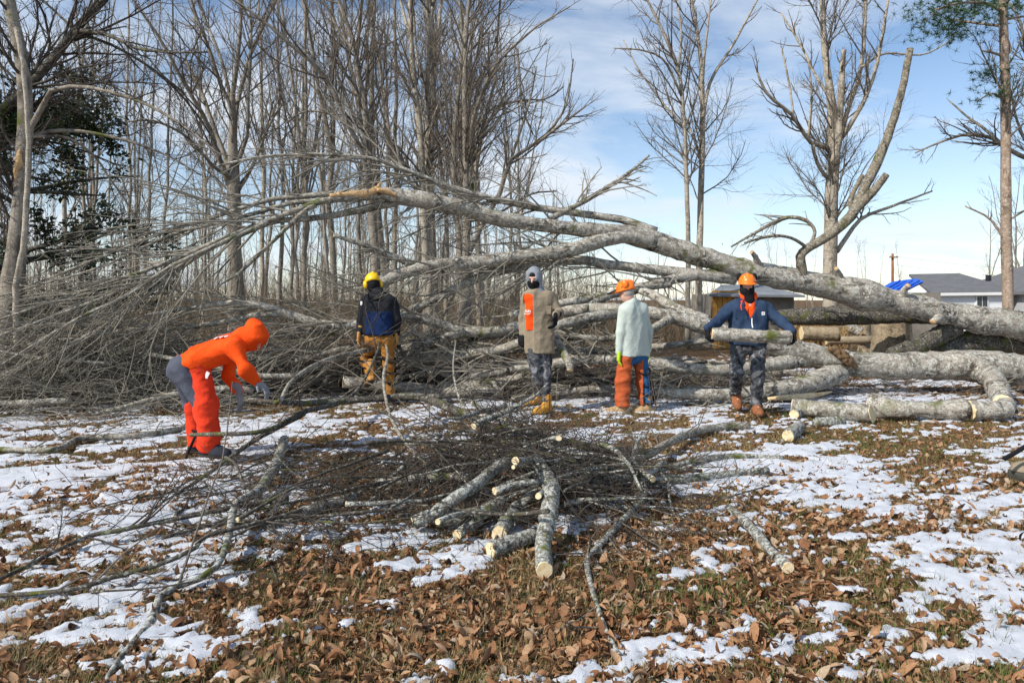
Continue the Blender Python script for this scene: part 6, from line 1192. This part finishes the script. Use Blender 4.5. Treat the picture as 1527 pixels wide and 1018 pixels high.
def shed():
    D = 22.; a, b = P(1062, 437, D), P(1185, 437, D); gz = float(ground_z(a[0], D)); t = thing('shed', 'ochre plank shed with shallow dark roof behind the log carrier', 'shed', (a[0], D, gz)); L = np.array(t.location); top = P(0, 438, D)[2]
    for i in range(8):
        x = lerp(a, lerp(a, b, .5), (i + .5) / 8)[0]; mb = MB(); mb.box(A3([x, D + rw.uniform(-.01, .01), (gz + top) / 2 + .05]) - L, ((b[0] - a[0]) * .5 / 16 - .006, .02, (top - gz) / 2 + .05)); link('plank', mb.build('plank', M_OCHRE, False), t)
    mb = MB(); mb.box(A3([(a[0] + b[0]) / 2, D + 1.25, (gz + top) / 2]) - L, ((b[0] - a[0]) / 2, 1.2, (top - gz) / 2)); link('wall', mb.build('wall', simple('grey_boards', (.20, .18, .155), .9, .3, 3), False), t)
    pk = P(1118, 424, D + .8); V = A3([[a[0] - .2, D - .3, top - .02], [b[0] + .2, D - .3, top - .05], [b[0] - .6, D + 1.3, pk[2]], [a[0] + .7, D + 1.3, pk[2]]]); V = np.vstack([V, V - A3([0, 0, .07])]) - L
    link('roof', mesh_np('roof', V, [[0, 1, 2, 3], [4, 7, 6, 5], [0, 4, 5, 1], [1, 5, 6, 2], [2, 6, 7, 3], [3, 7, 4, 0]], None, simple('tin_roof', (.20, .215, .23), .6, .35, 1.5), False), t)
shed()
def pole():
    D = 45.; g = P(1331, 445, D); gz = float(ground_z(g[0], D)); t = thing('utility_pole', 'wooden utility pole with cross-arm behind the tarped roof', 'utility pole', (g[0], D, gz)); L = np.array(t.location); top = P(0, 378, D)[2]
    V, Q, T = tubes(A3([np.linspace([g[0], D, gz], [g[0], D, top], 5)]) - L, np.linspace(.10, .07, 5)[None], 9, True); mb = MB(); mb.add(V, Q, T); link('pole', mb.build('pole', simple('pole_wood', (.26, .12, .06), .9, .2, 3)), t)
    mb = MB(); mb.box(A3([g[0], D - .12, top - .25]) - L, (.28, .04, .04)); link('cross_arm', mb.build('cross_arm', MATS['pole_wood'], False), t)
    for dx in (-.22, .22): mb = MB(); V, Q, T = tubes(A3([[[g[0] + dx, D - .12, top - .19], [g[0] + dx, D - .12, top - .05]]]) - L, A3([[.05, .03]]), 8, True); mb.add(V, Q, T); link('insulator', mb.build('insulator', M_WALL), t)
    for k, dz in enumerate((-.2, -.75)):
        a = A3([g[0] + .2, D - .12, top + dz]); b = a + A3([30, 3, .4]); s = np.linspace(0, 1, 24)[:, None]; pts = a + (b - a) * s; pts[:, 2] -= 1.1 * (4 * s * (1 - s))[:, 0]; V, Q, T = tubes(pts[None], np.full((1, 24), .008), 4); o = link('power_line', mesh_np('power_line', V - a, Q, None, simple('wire', (.03, .03, .03), .6)), None, ('upper' if k == 0 else 'lower') + ' power line running right from the utility pole', 'power line', loc=a)
pole()
def stump(label, px, py_top, py_bot, rpx, D, seed, m=M_STUMP, lean=0.):
    rng = np.random.default_rng(seed); b = P(px, HY, D); gz = float(ground_z(b[0], D)); r = rpx / FPX * D; ht = P(0, py_top, D)[2] - gz; S = 20; K = 9; th_ = np.arange(S) * 2 * math.pi / S; V = []; rr = 1 + .10 * rng.standard_normal(S) * .6 + .06 * np.sin(3 * th_ + 1)
    for k in range(K):
        z = k / (K - 1); fl = 1 + .45 * (1 - z) ** 3; V.append(np.stack([np.cos(th_) * r * rr * fl + lean * z, np.sin(th_) * r * rr * fl, np.full(S, z * ht)], 1))
    V = np.concatenate(V); V[-S:, 2] += .04 * rng.standard_normal(S); idx = np.arange(K * S).reshape(K, S); q = np.stack([idx[:-1], np.roll(idx[:-1], -1, 1), np.roll(idx[1:], -1, 1), idx[1:]], -1).reshape(-1, 4)
    o = link('tree_stump', mesh_np('tree_stump', V, q, None, m), None, label, 'tree stump', loc=(b[0], D, gz - .02)); top = np.vstack([V[-S:] * A3([.98, .98, 1]) + A3([0, 0, .006]), [[lean, 0, ht + .015]]]); link('cut_face', mesh_np('cut_face', top, None, [[S, i, (i + 1) % S] for i in range(S)], M_SAWN, False), o)
stump('broad tan tree stump under the great fallen trunk', 1331, 470, 520, 27, 15.2, 4)
stump('narrow grey stump among the cut rounds behind', 1290, 473, 500, 8, 19, 5)
def round_log(label, a, b, r, m, seed):
    me, base, s = tube_mesh('log', np.array([[*a, r], [*lerp(a, b, .5), r], [*b, r]]), m, 16, 16, .03, seed, None, (None, None), .05); o = link('log', me, None, label, 'log', loc=base)
    for e in (0, 1): end_disc(o, base, s, e, M_SAWN)
round_log('thick barked log lying level behind the carried log', P(1195, 497, 16.), P(1251, 498, 15.8), .17, M_STUMP, 5)
round_log('long weathered beam log next to the tan stump', P(1232, 508, 17.5), P(1312, 506, 17.3), .10, M_STUMP, 6)
round_log('short grey log leaning among the cut rounds behind the trunk', P(1255, 482, 19), P(1285, 496, 18.6), .13, M_LIMB, 7)
def hay():
    rng = np.random.default_rng(8); n = 1500; c = P(1212, 486, 18.5); gz = 0.; x = c[0] + rng.uniform(-.65, .65, n); y = 18.5 + rng.normal(0, .2, n); d = unit(np.stack([rng.normal(0, .25, n), rng.normal(0, .2, n), np.ones(n)], 1)); Pt = np.zeros((n, 3, 3)); Pt[:, 0] = np.stack([x, y, np.zeros(n)], 1); hh = rng.uniform(.4, 1.0, n)[:, None]
    for k in (1, 2): d = unit(d + rng.normal(0, .15, (n, 3))); Pt[:, k] = Pt[:, k - 1] + d * hh / 2
    V, Q, _ = tubes(Pt, np.full((n, 3), .008), 3); link('dry_grass', mesh_np('dry_grass', V, Q, None, simple('straw', (.42, .27, .12), .9, .3, 3)), label='clump of tall straw-coloured dry grass behind the log carrier', cat='grass', kind='stuff')
hay()
def bag():
    D = 5.75; c = P(1545, 690, D); t = thing('bag', 'khaki canvas bag with dark base and black strap on the leaves', 'bag', (c[0], D, 0)); f1 = lambda X: np.maximum(smins([rc(X, A3([c[0] - .10, D, .08]), A3([c[0] + .5, D + .1, .08]), .11, .11), rc(X, A3([c[0] + .02, D, .26]), A3([c[0] + .5, D + .1, .28]), .09, .09), rc(X, A3([c[0] + .06, D, .34]), A3([c[0] + .4, D + .08, .36]), .05, .05)], .07) - fold(X, .012, 14, 3), -(X[:, 2] - .015))
    b = garment(t, 'bag_body', lambda X: np.maximum(f1(X), -(X[:, 2] - .10)), [A3([c[0] - .1, D, 0]), A3([c[0] + .5, D + .1, .4])], .16, .012, M_KHAKI); garment(t, 'bag_base', lambda X: np.maximum(f1(X) - .006, X[:, 2] - .10), [A3([c[0] - .1, D, 0]), A3([c[0] + .5, D + .1, .1])], .17, .012, simple('dark_canvas', (.07, .068, .055), .8, .2, 20))
    trims(t, 'strap', [[P(1497, 684, D - .12), P(1508, 678, D - .12), P(1520, 671, D - .13), P(1535, 662, D - .12), P(1550, 655, D - .1)]], .018, M_STRAP)
bag()
